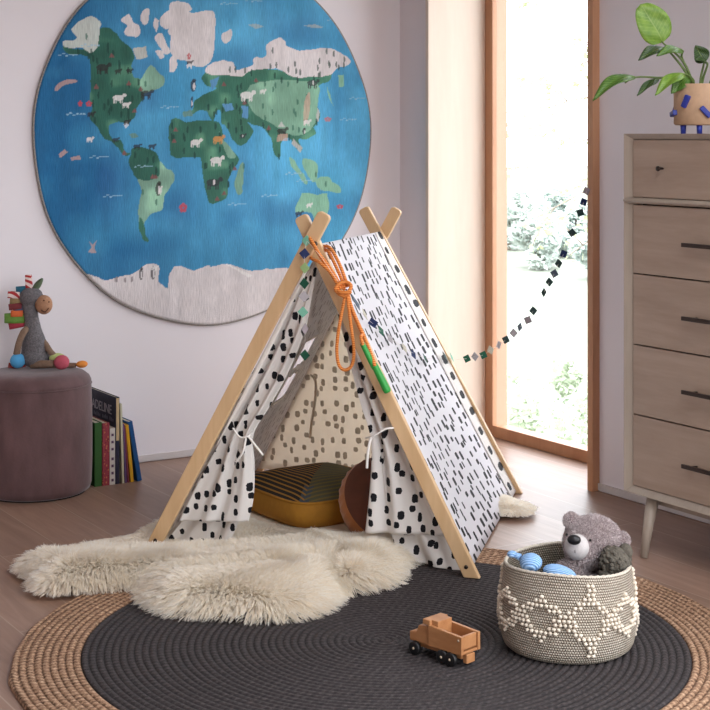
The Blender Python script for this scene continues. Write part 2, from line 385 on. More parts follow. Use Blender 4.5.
# ------------------------------------------------------------------ map rug on the left wall
MAP = [
 ('G', "-653,553 -599,560 -552,525 -521,497 -466,462 -450,418 -466,374 -458,323 -418,309 -387,280 -394,221 -434,169 -450,118 -490,73 -529,85 -568,73 -594,61 -599,15 -576,-18 -544,-14 -529,-36 -505,-73 -485,-80 -501,-93 -544,-58 -599,-24 -638,-2 -661,58 -702,102 -684,159 -699,217 -691,304 -699,390 -714,440 -676,477"),
 ('P', "-418,301 -394,342 -355,376 -322,337 -287,308 -287,270 -326,248 -387,236 -418,265"),
 ('A', "-805,559 -745,605 -684,614 -645,587 -650,548 -668,470 -714,440 -745,468 -805,466 -851,465 -843,494 -798,502 -775,524"),
 ('G', "-851,461 -730,458 -702,419 -752,435 -821,430"),
 ('W', "-242,714 -160,720 -123,689 -176,654 -233,672"), ('W', "-258,587 -225,625 -160,657 -77,676 6,664 6,438 -94,375 -193,425 -209,384 -225,350 -258,356 -250,409 -233,446 -242,491 -217,521 -258,561"),
 ('W', "-227,670 -95,660 -79,619 -12,603 -37,565 -59,526 -79,480 -128,430 -178,410 -243,446"),
 ('W', "-243,713 -161,720 -128,696 -178,664 -243,654"),
 ('W', "-490,647 -466,601 -426,580 -426,529 -482,524 -513,541 -494,578 -529,606"), ('W', "-418,662 -379,681 -379,634 -402,596 -429,617"),
 ('W', "-306,637 -242,672 -212,640 -266,586 -314,599"), ('W', "-347,539 -306,563 -271,504 -245,453 -274,438 -314,488"), ('W', "-330,451 -290,459 -274,423 -298,407"), ('W', "-342,635 -322,621 -338,561 -355,605"),
 ('g', "-458,462 -387,479 -374,420 -442,411"), ('W', "64,553 115,585 120,547 89,508 64,523"),
 ('G', "-482,-85 -458,-53 -387,-53 -338,-74 -306,-123 -277,-153 -306,-204 -387,-233 -434,-217 -490,-143"),
 ('P', "-306,-123 -274,-160 -238,-179 -233,-220 -250,-253 -277,-294 -282,-338 -290,-375 -347,-391 -371,-410 -394,-446 -387,-501 -375,-542 -402,-529 -418,-467 -426,-408 -418,-335 -410,-276 -431,-217 -387,-227 -322,-204"),
 ('D', "-418,-408 -394,-446 -387,-501 -375,-542 -402,-529 -422,-467"),
 ('G', "-242,0 -250,45 -193,74 -77,97 6,90 57,53 74,-107 -60,-113 -160,-108 -225,-92"),
 ('G', "-243,89 -128,75 -62,60 38,52 55,-1 98,-46 161,-107 161,-141 123,-186 98,-229 89,-277 72,-327 -12,-355 -37,-317 -54,-256 -70,-166 -95,-102 -243,-92"),
 ('P', "38,45 55,-1 103,-46 149,-107 106,-115 72,-61"),
 ('G', "-70,-88 89,-104 93,-256 64,-331 -12,-355 -37,-314 -54,-253"),
 ('P', "166,-169 192,-138 188,-230 174,-294 140,-305 140,-229"),
 ('G', "-62,323 -12,362 106,342 174,351 278,383 401,378 490,349 597,347 707,358 743,370 721,315 670,298 652,250 652,172 670,117 625,61 634,30 579,-1 525,-1 558,-64 525,-71 490,-32 463,-1 418,-17 410,-110 374,-78 357,-16 313,45 252,61 209,76 240,30 192,-39 140,-34 81,60 55,75 47,136 22,143 5,87 -29,135 -79,150 -112,135 -161,112 -170,134 -120,150 -112,202 -45,233 22,269 -37,278"),
 ('P', "226,290 490,326 652,298 652,172 616,61 490,14 366,76 243,137"),
 ('P', "166,244 278,291 313,215 209,198"),
 ('B', "55,178 115,190 132,149 81,133"), ('B', "174,175 218,168 209,94 183,106"), ('B', "-15,316 35,336 25,290 -9,253"),
 ('W', "-45,361 5,407 72,417 123,403 133,368 243,395 252,437 313,454 327,516 401,547 445,527 454,504 561,492 670,509 780,487 870,448 845,409 780,387 725,349 616,344 490,345 401,383 330,385 226,367 166,335 72,341 5,344"),
 ('p', "780,347 818,356 821,281 784,281"), ('p', "710,291 729,251 753,176 725,220"), ('g', "490,-1 561,-56 543,-87 481,-32"), ('g', "648,172 666,140 663,93 641,101"),
 ('p', "472,-110 507,-126 525,-160 547,-192 583,-252 561,-259 516,-192 481,-149"), ('p', "558,-126 634,-143 645,-214 616,-253 572,-192"), ('p', "634,-237 725,-223 753,-247 795,-275 799,-311 725,-302 652,-281"),
 ('p', "498,-419 516,-365 579,-324 606,-356 634,-328 698,-314 725,-378 707,-440 670,-483 661,-515 630,-489 616,-430 561,-421"),
 ('p', "543,-314 707,-309 725,-397 507,-399"),
 ('W', "-760,-679 -730,-687 -684,-704 -622,-729 -544,-711 -450,-701 -383,-663 -322,-685 -314,-752 -282,-786 -238,-788 -250,-755 -193,-728 -110,-713 6,-711 6,-1176 -418,-1173 -760,-973"),
 ('W', "-259,-713 -112,-709 -12,-689 72,-671 140,-691 226,-715 348,-717 436,-704 543,-736 616,-783 616,-1066 -29,-1143 -259,-1155"),
 ('w', "72,-668 103,-676 116,-691 226,-736 219,-751 188,-737 123,-704"),
 ('M', "-176,127 -127,157 -119,120 -168,107"), ('M', "-490,18 -450,27 -434,8 -474,0"),
]
ICON = [  # (kind, outline) small painted animals, trees, hills
 ('k', "-681,369 -653,388 -599,385 -579,349 -591,337 -661,350"), ('k', "-560,350 -537,359 -529,336 -557,332"), ('k', "-497,358 -474,363 -466,340 -494,334"),
 ('w', "-588,197 -552,212 -537,226 -501,227 -505,198 -548,190"), ('w', "-532,168 -501,190 -474,183 -479,161 -513,158"),
 ('k', "-434,220 -402,228 -396,258 -387,256 -383,228 -342,222 -347,204 -418,206"), ('r', "-763,185 -742,191 -739,162 -760,159"), ('r', "-722,188 -691,191 -687,162 -714,159"),
 ('k', "-722,127 -668,136 -665,113 -717,113"), ('k', "-588,0 -537,3 -544,-17 -583,-14"), ('k', "-474,-36 -450,-32 -418,-38 -415,-53 -466,-52"), ('k', "-387,-32 -338,-32 -332,-50 -379,-53"),
 ('w', "-516,73 -494,88 -485,66 -505,50"), ('k', "-513,88 -485,94 -482,82 -510,76"), ('o', "-873,272 -836,294 -783,299 -772,285 -836,269 -873,240 -888,246"),
 ('w', "-722,-7 -702,12 -687,-2 -691,-21 -717,-20"), ('o', "-873,-82 -843,-56 -824,-71 -866,-102"), ('o', "-813,-99 -760,-88 -754,-109 -805,-114"),
 ('k', "-347,-278 -310,-260 -303,-227 -293,-228 -297,-286 -310,-311 -342,-307"), ('w', "-322,-281 -303,-249 -295,-252 -303,-299"),
 ('r', "-199,-362 -176,-344 -153,-356 -153,-386 -179,-397 -196,-385"), ('o', "-702,-530 -684,-545 -662,-523 -675,-563 -665,-589 -708,-582 -690,-559"),
 ('k', "-434,-680 -410,-670 -399,-740 -431,-746"), ('k', "-371,-705 -342,-669 -330,-684 -347,-750 -371,-749"), ('w', "-363,-675 -329,-665 -319,-695 -347,-682"), ('n', "-568,-713 -544,-714 -538,-743 -566,-745"), ('n', "-516,-721 -497,-719 -494,-748 -513,-750"), ('n', "-479,-720 -460,-718 -456,-747 -475,-749"),
 ('k', "-145,269 -104,277 -99,315 -89,312 -92,255 -137,242"), ('k', "-138,152 -128,224 -122,224 -115,153"), ('w', "-148,12 -128,0 -99,-27 -62,-58 -95,-53 -120,-38"), ('O', "-15,0 22,15 72,7 69,-16 -9,-25"),
 ('w', "-32,-118 22,-106 69,-101 65,-131 5,-139"), ('K', "-59,-226 -12,-215 25,-243 55,-228 59,-251 22,-264 -37,-263"), ('K', "149,15 174,30 202,22 192,-8 157,-4"),
 ('w', "149,236 209,247 261,236 247,220 166,219"), ('w', "283,261 322,264 320,249 287,247"), ('W', "392,58 415,89 443,58"), ('k', "374,30 392,58 443,58 461,27 418,18"), ('o', "392,18 454,24 457,-17 387,-20"),
 ('K', "570,304 616,322 661,323 666,298 597,289"), ('o', "583,242 601,246 594,140 570,77 554,80 561,186"), ('w', "543,100 597,96 606,77 551,74"), ('K', "540,49 572,55 576,17 543,14"), ('R', "685,117 736,112 732,90 688,93"),
 ('r', "771,-382 808,-375 818,-399 780,-401"), ('w', "570,-358 612,-353 619,-394 576,-399"), ('k', "-161,411 -115,413 -122,392 -155,392"), ('r', "-148,449 -128,452 -132,416 -152,416"), ('w', "-165,396 -112,396 -122,377 -155,377"),
 ('k', "634,-479 688,-478 692,-486 637,-489"), ('k', "498,-419 534,-417 561,-424 507,-427"), ('g', "209,611 257,621 313,609 261,592"), ('g', "561,625 634,635 698,617 616,614"),
]
def map_rug():
    cx, cy, cz, rad, th = 2.723, WL-.004, 1.268, .747, .012
    n = 470; ax = np.linspace(-1, 1, n); gx, gy = np.meshgrid(ax, ax, indexing='ij')
    PAL = {'G': (44, 98, 84), 'P': (128, 166, 146), 'p': (138, 188, 160), 'D': (56, 112, 92), 'A': (196, 204, 198), 'W': (218, 211, 211), 'w': (232, 228, 226), 'g': (182, 186, 180), 'B': (92, 148, 192), 'M': (104, 146, 140),
           'k': (46, 36, 40), 'K': (52, 46, 58), 'r': (196, 70, 72), 'R': (190, 120, 120), 'o': (206, 166, 148), 'O': (214, 150, 84), 'n': (140, 130, 132)}
    lin = lambda c: np.array(S(*c)[:3])
    wx = gx+.02*(vnoise(gx+3, gy+3, 1, 9)-.5)+.008*(vnoise(gx+3, gy+3, 2, 34)-.5); wy = gy+.02*(vnoise(gx+3, gy+3, 3, 9)-.5)+.008*(vnoise(gx+3, gy+3, 4, 34)-.5)
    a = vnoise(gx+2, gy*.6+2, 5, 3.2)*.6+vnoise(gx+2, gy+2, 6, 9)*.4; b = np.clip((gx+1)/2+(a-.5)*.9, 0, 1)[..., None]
    c = lin((28, 102, 150))*(1-b)+lin((98, 184, 226))*b  # sea paler to the right: window light put into the colour
    d = np.clip((vnoise(gx+5, gy+5, 8, 5)-.55)*2.6, 0, 1)[..., None]; c = c*(1-d*.45)+lin((36, 84, 140))*d*.45
    d = np.clip((vnoise(gx+7, gy+7, 9, 4)-.6)*2.6, 0, 1)[..., None]; c = c*(1-d*.5)+lin((70, 156, 196))*d*.5
    tex = vnoise(gx*1.0+9, gy*1.0+9, 11, 14)
    for k, s in MAP:
        P = [tuple(float(v)/1000 for v in q.split(',')) for q in s.split()]
        m = inpoly(wx, wy, csmooth(P)); e = lin(PAL[k])[None]
        t = tex[m][:, None]
        if k in 'GDP': e = e*(.78+.5*t)*(1-.22*(gx[m][:, None]+1)/2)+lin((112, 176, 140))*.42*((gx[m][:, None]+1)/2)**2+lin((120, 158, 120))*np.clip(t-.62, 0, 1)*1.2  # land lightened to the right too, as if lit from the window
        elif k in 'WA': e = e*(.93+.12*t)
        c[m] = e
    rr = random.Random(12)
    def ell(x, y, rx, ry, col):
        m = ((gx-x)/rx)**2+((gy-y)/ry)**2 < 1; c[m] = c[m]*.22+lin(col)*.78
    st = vnoise(gx+4, gy*.18+4, 61, 26)[..., None]; c = c*(.9+.2*st)     # streaky brushwork
    PI_ = [([tuple(float(v)/1000 for v in q.split(',')) for q in s.split()], k) for k, s in MAP]
    def inside(kk, x, y):
        hit = None
        for P, k in PI_:
            if inpoly(np.array([x]), np.array([y]), P)[0]: hit = k
        return hit is not None and hit in kk
    for _ in range(520):   # painted fir trees and small red hills
        x, y = rr.uniform(-.9, .95), rr.uniform(-.35, .8)
        if y > .48 and -.55 < x < .2: continue
        if inside('W', x, y) and x > .1: ell(x, y, .0065, .018, (58, 82, 72))
        elif inside('G', x, y):
            if rr.random() < .82: ell(x, y, .0065, .019, (28, 68, 60))
            else:
                for q in range(4): ell(x, y-.005*q, .004+.0035*q, .005, (128, 84, 84))
        elif inside('PpA', x, y) and rr.random() < .6: ell(x, y, .0065, .017, (62, 112, 94))
    for x0, y0 in ((-.86, .42), (-.74, .47), (-.82, .12), (-.7, -.1), (-.45, -.15), (-.62, -.3), (.1, -.36), (.45, -.2), (.52, -.24), (.8, .1), (.86, .22), (-.3, .16), (.3, -.32), (.72, .66), (.05, .72), (.2, .74)):
        for q in range(6): ell(x0+.018*q, y0+.005*(q % 2)+.003*math.sin(q*2), .009, .0032, (158, 194, 214))
    for k, s in ICON:
        P = [tuple(float(v)/1000 for v in q.split(',')) for q in s.split()]
        xs_, ys_ = [p[0] for p in P], [p[1] for p in P]; x, y = (min(xs_)+max(xs_))/2, (min(ys_)+max(ys_))/2; w, h = max(xs_)-min(xs_), max(ys_)-min(ys_); col = PAL[k]
        if k in 'kKwO' and w > h*1.05:      # four-legged beast
            w = max(w, .05); ell(x, y, w*.34, w*.17, col); ell(x+w*.38, y+w*.14, w*.13, w*.11, col)
            for q in (-.26, -.14, .14, .25): ell(x+w*q, y-w*.2, w*.045, w*.14, col)
            if k == 'K': ell(x+w*.05, y+w*.02, w*.06, w*.13, PAL['w'])
        elif k in 'kKn':                    # upright bird or tower
            ell(x, y, w*.3, h*.42, col); ell(x+w*.12, y+h*.38, w*.22, h*.12, col); ell(x+w*.1, y-h*.05, w*.13, h*.26, PAL['w'] if k != 'n' else col)
        elif k in 'rR':                     # small boat or starfish
            for q in range(5): ell(x+w*.3*math.cos(q*1.257+.3), y+h*.3*math.sin(q*1.257+.3), w*.22, h*.22, col)
        else:
            m = inpoly(gx, gy, csmooth(P)); c[m] = c[m]*.35+lin(col)*.65
    # mesh: a thick round pile rug hung flat, its rim rounded over
    ang = np.arctan2(gy, gx); wob = 1+.004*np.sin(ang*5+1)+.003*np.sin(ang*11); rho = np.hypot(gx, gy)
    keep = rho < 1; idx = -np.ones((n, n), int); idx[keep] = np.arange(keep.sum())
    edge = np.clip((1-rho)/.012, 0, 1); h = th*np.sqrt(1-(1-edge)**2)
    relief = .0018*(vnoise(gx+2, gy*.3+2, 21, 16)-.5)+.004*(vnoise(gx+1, gy+1, 22, 2)-.5)
    X = cx+gx*rad*wob; Y = cy-h-relief*edge; Z = cz+gy*rad*wob
    verts = np.stack([X, Y, Z], -1)[keep]
    q = idx[:-1, :-1], idx[1:, :-1], idx[1:, 1:], idx[:-1, 1:]
    ok = (q[0] >= 0) & (q[1] >= 0) & (q[2] >= 0) & (q[3] >= 0)
    faces = np.stack([k[ok] for k in q], -1)
    root = thing('map_rug', 'round blue world map rug with green continents hung on the white wall', 'rug', (cx, cy, cz-rad))
    me = bpy.data.meshes.new('map_pile'); me.from_pydata((verts-np.array(root.location)).tolist(), [], faces.tolist())
    at = me.color_attributes.new('pile', 'FLOAT_COLOR', 'POINT'); cc = np.ones((len(verts), 4), np.float32); cc[:, :3] = c[keep]
    at.data.foreach_set('color', cc.ravel()); me.polygons.foreach_set('use_smooth', [True]*len(me.polygons))
    g = G('map_pile'); co_ = g.coord(); vc = g.n('VertexColor', layer_name='pile')
    st = g.noise(g.mapping(co_, (260, 1, 26)), 1, 3); st2 = g.noise(co_, 420, 2)
    col = g.mix(1, vc, g.ramp(st, [(.25, (.80, .80, .81, 1)), (.75, (1.14, 1.14, 1.13, 1))]), 'MULTIPLY')
    me.materials.append(g.end(g.bsdf(col, .95, g.bump(g.math('MULTIPLY_ADD', st2, .6, st), .5, .004), Sheen_Weight=.15)))
    o = bpy.data.objects.new('map_pile', me); COL.objects.link(o); o.parent = root
    b = bmesh.new(); ring = [(cx+math.cos(a)*rad*(1+.004*math.sin(a*5+1)+.003*math.sin(a*11)), cy-.004, cz+math.sin(a)*rad*(1+.004*math.sin(a*5+1)+.003*math.sin(a*11))) for a in np.linspace(0, 2*PI, 180, endpoint=False)]
    tube(b, ring, .005, 8, closed=True)
    e = obj('bound_edge', b, plain('rug_binding', S(148, 142, 136), .95, .25, 120, .5, 300), root); e['label'] = 'grey-brown bound edge'
map_rug()

# ------------------------------------------------------------------ braided floor rug
RC = (2.080, 3.225); RO, RI = .919, .754
def braid(name, a, b, c, dark):
    g = G(name); p = g.coord('Object')
    sp = g.n('SeparateXYZ', {0: p}); x, y = sp, None
    nd = sp.node; x, y = nd.outputs[0], nd.outputs[1]
    r = g.math('SQRT', g.math('ADD', g.math('MULTIPLY', x, x), g.math('MULTIPLY', y, y))); th = g.math('ARCTAN2', y, x)
    w = .0184; ring = g.math('FLOOR', g.math('DIVIDE', r, w)); fr = g.math('FRACT', g.math('DIVIDE', r, w))
    s = g.math('MULTIPLY', th, g.math('MULTIPLY_ADD', ring, w, w*.5))     # arc length on this ring
    tri = g.math('ABSOLUTE', g.math('SUBTRACT', fr, .5))
    st = g.math('SINE', g.math('MULTIPLY_ADD', tri, 3.5, g.math('MULTIPLY_ADD', s, 2*PI/.02, g.math('MULTIPLY', ring, 2.1))))
    nz = g.noise(p, 210, 4, .85); n2 = g.noise(p, 85, 5, .8)
    prof = g.math('SUBTRACT', 1, g.math('POWER', g.math('MULTIPLY', tri, 2), 3))
    h = g.math('ADD', g.math('MULTIPLY', prof, .5), g.math('MULTIPLY_ADD', st, .15, g.math('MULTIPLY', nz, .8)))
    f = g.math('ADD', g.math('MULTIPLY', h, .55), g.math('MULTIPLY', g.math('SUBTRACT', n2, .5), 1.5))
    col = g.ramp(f, [(.2, a), (.5, b), (.8, c)])
    return g.end(g.bsdf(col, .9, g.bump(h, .55 if dark else .85, .005)))
def braided_rug():
    root = thing('braided_rug', 'large round braided rug, charcoal centre with a wide tan border', 'rug', (RC[0], RC[1], 0))
    def part(name, r0, r1, m):
        bm = bmesh.new(); w = .0184; prof = []
        n = int(round((r1-r0)/w)) or 1
        for k in range(n):
            for q in (.04, .25, .5, .75, .96):
                rr = r0+(k+q)*(r1-r0)/n; prof.append((rr, .0065+.0055*math.sqrt(max(0, 1-(2*q-1)**2))))
        prof.append((r1+.001, .002))
        if r0 == 0: prof.insert(0, (0, .012))
        else: prof.insert(0, (r0, .003))
        lathe(bm, prof, (RC[0], RC[1], 0), 300)
        for v in bm.verts:
            d = V((v.co.x-RC[0], v.co.y-RC[1])); a = math.atan2(d.y, d.x); k = 1+(d.length/RO)**14*(.004*math.sin(a*7)+.003*math.sin(a*13+1)+.002*math.sin(a*31))
            v.co.x = RC[0]+d.x*k; v.co.y = RC[1]+d.y*k
        return obj(name, bm, m, root)
    part('jute_border', RI, RO, braid('jute', S(92, 62, 42), S(172, 134, 104), S(226, 194, 162), False))
    part('charcoal_centre', 0, RI, braid('charcoal_jute', S(30, 26, 27), S(54, 47, 47), S(84, 77, 77), True))
braided_rug()

# ------------------------------------------------------------------ sheepskin
SK = [(1.509,4.3116,0.02), (1.5655,4.3161,0.04), (1.6615,4.3073,0.04), (1.7757,4.3943,0.04), (1.9507,4.4534,0.04), (2.1144,4.5452,0.04), (2.3597,4.6324,0.03), (2.45,4.68,0), (2.72,4.80,0), (3.0,4.62,0), (3.22,4.36,0), (3.2347,4.1727,0.01), (3.2349,4.1066,0.01), (3.1839,4.0419,0.01), (3.1084,4.0259,0.01), (3.0,4.1,0), (2.7,3.86,0), (2.4649,3.7316,0), (2.3492,3.618,0), (2.2375,3.5885,0), (2.1622,3.5925,0), (2.0586,3.5031,0), (1.976,3.4763,0), (1.8797,3.5071,0), (1.7864,3.5933,0), (1.7144,3.6666,0), (1.687,3.7524,0), (1.7102,3.8504,0), (1.7394,3.9502,0), (1.6582,3.9785,0), (1.5601,4.0066,0), (1.4893,4.0503,0), (1.5053,4.1501,0)]
CUSH = V((2.5919,4.4911,0.05)); 
def sheepskin():
    P0 = [(p[0], p[1]) for p in SK]
    P = [tuple(q) for q in spline(P0+[P0[0]], 160)[:-1]]
    step = .012; xs = np.arange(1.3, 3.5, step); ys = np.arange(3.2, 5.0, step); gx, gy = np.meshgrid(xs, ys, indexing='ij')
    def hgt(x, y):
        ins = inpoly(x, y, P); d = np.where(ins, polydist(x, y, P), 0)
        h = .050*np.sqrt(np.clip(1-(1-np.clip(d/.10, 0, 1))**2, 0, 1))
        for a, b, w, k in VAL:
            L = ((b[0]-a[0])**2+(b[1]-a[1])**2); t = np.clip(((x-a[0])*(b[0]-a[0])+(y-a[1])*(b[1]-a[1]))/L, 0, 1)
            q = np.hypot(x-a[0]-t*(b[0]-a[0]), y-a[1]-t*(b[1]-a[1])); h = h*(1-k*np.exp(-(q/w)**2))
        h = h*(.82+.36*vnoise(x, y, 31, 9))
        inn = np.clip((( (x-FL[0])*.639+(y-FL[1])*-.769))*0+((x-FL[0])*.769+(y-FL[1])*.639)/.25, 0, 1)   # pressed flat inside the tent
        q = 9
        for sa, sb in ((FL[:2], (2.2095,4.2011,0.02)[:2]), ((2.4058,4.2324,0.03)[:2], (2.39,4.6469,0.03)[:2]), ((2.4058,4.2324,0.03)[:2], (2.5816,4.0806,0.03)[:2])):
            sa, sb = np.array(sa), np.array(sb); ab = sb-sa; tt = np.clip(((x-sa[0])*ab[0]+(y-sa[1])*ab[1])/(ab@ab), 0, 1)
            q = np.minimum(q, np.hypot(x-sa[0]-tt*ab[0], y-sa[1]-tt*ab[1]))
        h = np.minimum(h*(1-.6*inn), .002+.12*q)
        return ins, d, h, np.clip(q/.22, .22, 1)
    VAL = [((1.7138,3.845,0.02)[:2], (1.954,3.8051,0.02)[:2], .030, .62), ((1.954,3.8051,0.02)[:2], (2.2743,3.7675,0.02)[:2], .028, .45), ((1.7185,4.2141,0.03)[:2], (1.9973,4.0174,0.03)[:2], .028, .35), ((2.1171,3.5333,0.02)[:2], (2.2344,3.757,0.02)[:2], .035, .5), ((2.0134,4.2917,0.03)[:2], (2.3784,3.9991,0.03)[:2], .03, .3)]
    ins, d, h, _ = hgt(gx, gy)
    root = thing('sheepskin_rug', 'shaggy cream sheepskin spread from the tent over the braided rug', 'sheepskin', (2.0, 4.0, .012))
    n = ins.shape; idx = -np.ones(n, int); idx[ins] = np.arange(ins.sum())
    v = np.stack([gx, gy, .014+h], -1)[ins]
    q = idx[:-1, :-1], idx[1:, :-1], idx[1:, 1:], idx[:-1, 1:]; ok = (q[0] >= 0) & (q[1] >= 0) & (q[2] >= 0) & (q[3] >= 0)
    me = bpy.data.meshes.new('pelt'); me.from_pydata((v-np.array(root.location)).tolist(), [], np.stack([k[ok] for k in q], -1).tolist())
    me.materials.append(plain('pelt', S(240, 230, 212), .95, .06, 20, .3, 80)); me.polygons.foreach_set('use_smooth', [True]*len(me.polygons))
    o = bpy.data.objects.new('pelt', me); COL.objects.link(o); o.parent = root
    g = G('sheep_wool'); hi = g.n('HairInfo', out='Random'); ic = g.n('HairInfo', out='Intercept')
    c = g.ramp(hi, [(0, S(248, 238, 220)), (.45, S(254, 248, 237)), (1, S(255, 254, 249))])
    c = g.mix(g.math('MULTIPLY', g.math('SUBTRACT', 1, ic), .25), c, S(234, 212, 178))
    wool = g.end(g.n('MixShader', {0: .48, 1: g.bsdf(c, .7, Sheen_Weight=.3), 2: g.n('BsdfTranslucent', {'Color': c})}))
    k = 200000; x = rng.uniform(1.3, 3.5, k*4); y = rng.uniform(3.2, 5.0, k*4); m = inpoly(x, y, P)
    inside_tent = ((x-FL[0])*.769+(y-FL[1])*.639) > .34
    m &= ~(inside_tent & ~(x > 3.02)); x, y = x[m][:k], y[m][:k]; k = len(x)
    _, dd, hh, squash = hgt(x, y); e = .006
    gxh = (hgt(x+e, y)[2]-hgt(x-e, y)[2])/(2*e); gyh = (hgt(x, y+e)[2]-hgt(x, y-e)[2])/(2*e)
    pd = lambda a, b: np.where(inpoly(a, b, P), 1, -1)*polydist(a, b, P)
    ox = -(pd(x+e, y)-pd(x-e, y))/(2*e); oy = -(pd(x, y+e)-pd(x, y-e))/(2*e)
    wgt = np.exp(-(dd/.085)**1.5)[:, None]
    N = np.stack([-gxh, -gyh, np.ones(k)], -1); N /= np.linalg.norm(N, axis=1)[:, None]
    fa = 6.28*vnoise(x, y, 41, 5)*1.6; flow = np.stack([np.cos(fa), np.sin(fa), np.zeros(k)], -1)
    out = np.stack([ox, oy, np.zeros(k)], -1)
    root_p = np.stack([x, y, .012+hh], -1)
    squash = squash*np.where(x > 3.0, .55, 1)
    L = squash[:, None]*rng.uniform(.028, .050, k)[:, None]*(.75+.5*vnoise(x, y, 43, 12))[:, None]
    D = N*(1-.72*wgt)+flow*.6*(1-wgt)+out*1.15*wgt+rng.normal(0, .12, (k, 3)); D[:, 2] -= .42*wgt[:, 0]; D /= np.linalg.norm(D, axis=1)[:, None]
    tip = root_p+D*L
    # wool clumps
    nc = 9000; ci = rng.choice(k, nc, replace=False); cell = .03
    from collections import defaultdict
    hsh = defaultdict(list)
    for a in ci: hsh[(int(x[a]/cell), int(y[a]/cell))].append(a)
    near = np.arange(k)
    for a in range(k):
        i, j = int(x[a]/cell), int(y[a]/cell); best = 1e9
        for p in (i-1, i, i+1):
            for w in (j-1, j, j+1):
                for b in hsh.get((p, w), ()):
                    dq = (x[a]-x[b])**2+(y[a]-y[b])**2
                    if dq < best: best = dq; near[a] = b
    tip = tip+(tip[near]-tip)*.36
    tip += np.stack([flow[:, 1], -flow[:, 0], np.zeros(k)], -1)*.006*rng.normal(0, 1, (k, 1))
    tip[:, 2] = np.maximum(tip[:, 2], .016)
    mid = root_p+(tip-root_p)*.5+N*L*.22*(1-wgt*.3); mid[:, 2] = np.maximum(mid[:, 2], .016)
    strands('fleece', root_p, tip, mid, wool, root, .0010, .0003)
FL, FR, BL, BR = V((1.934, 4.324, 0)), V((2.586, 3.54, 0)), V((2.708, 5.118, 0)), V((3.36, 4.334, 0))
sheepskin()
# ------------------------------------------------------------------ play tent
E1 = (FR-FL).normalized(); NF = V((E1.y, -E1.x, 0)); NF = NF if NF.y < 0 else -NF       # along the front, and out of it
UPZ = V((0, 0, 1))
pole_wood = wood('pole_wood', S(198, 160, 116), S(220, 186, 143), .5, 'Z', 4, 8)
steel = plain('dark_bolt', S(70, 60, 52), .4, .05, Metallic=.8)
WHITE = S(238, 233, 228); BLACK = S(22, 20, 26); DUSK = S(184, 174, 160); CREAM = S(240, 232, 219)
def fabric(name, du, dv, w, h, ink, cloth, randomness=.75, power=3.0, trans=.3, wob=.12, jig=.5, bumps=.12):
    """printed cotton: one mark per Voronoi cell, UV in metres"""
    g = G(name); uv = g.n('TexCoord', out='UV'); p = g.mapping(uv, (1/du, 1/dv, 1))
    vo = g.t.nodes.new('ShaderNodeTexVoronoi'); vo.voronoi_dimensions = '2D'; vo.inputs['Scale'].default_value = 1; vo.inputs['Randomness'].default_value = randomness
    g.t.links.new(p, vo.inputs['Vector'])
    d = g.vmath('SUBTRACT', p, vo.outputs['Position'])
    nz = g.t.nodes.new('ShaderNodeTexNoise'); g.t.links.new(g.mapping(uv, (130, 130, 1)), nz.inputs['Vector']); nz.inputs['Scale'].default_value = 1; nz.inputs['Detail'].default_value = 1
    dn = g.vmath('SCALE', g.vmath('SUBTRACT', nz.outputs['Color'], (.5, .5, .5))); dn.node.inputs['Scale'].default_value = wob
    d = g.vmath('ADD', d, dn)
    sx = g.n('SeparateXYZ', {0: d}).node; rc = g.n('SeparateColor', {0: vo.outputs['Color']}).node
    ax = g.math('DIVIDE', g.math('ABSOLUTE', sx.outputs[0]), g.math('MULTIPLY_ADD', rc.outputs[0], w/du*jig, w/du*(1-jig/2)))
    ay = g.math('DIVIDE', g.math('ABSOLUTE', sx.outputs[1]), g.math('MULTIPLY_ADD', rc.outputs[1], h/dv*jig, h/dv*(1-jig/2)))
    q = g.math('ADD', g.math('POWER', ax, power), g.math('POWER', ay, power))
    mark = g.math('LESS_THAN', q, 1.0)
    wv = g.noise(g.mapping(uv, (900, 900, 1)), 1, 2); cr = g.noise(g.mapping(uv, (7, 4, 1)), 1, 4)
    col = g.mix(mark, cloth, ink)
    nm = g.bump(g.math('MULTIPLY_ADD', wv, .08, cr), bumps, .03)
    return g.end(g.n('MixShader', {0: trans, 1: g.bsdf(col, .85, nm), 2: g.n('BsdfTranslucent', {'Color': col, 'Normal': nm})}))
spot_out = fabric('spotted_cotton', .041, .049, .0083, .0120, BLACK, WHITE, .75, 3, .3)
spot_edge = fabric('edging_cotton', .12, .072, .030, .017, BLACK, WHITE, .3, 3, .2)
spot_in = fabric('spotted_cotton_reverse', .040, .046, .0084, .0116, DUSK, CREAM, .72, 3, .66)
dash_out = fabric('dashed_cotton', .072, .039, .0125, .0130, BLACK, S(238, 235, 240), .8, 5, .18, .06, .7)
dash_in = fabric('dashed_cotton_reverse', .052, .036, .006, .011, S(196, 186, 174), S(240, 235, 226), .7, 5, .66, .06, .7)
dash_far = fabric('thin_dashed_cotton', .05, .036, .0080, .0118, BLACK, S(240, 237, 240), .65, 5, .6, .06, .6)
white_cotton = plain('white_cotton', S(234, 229, 222), .85, .03, 80, .15, 600)

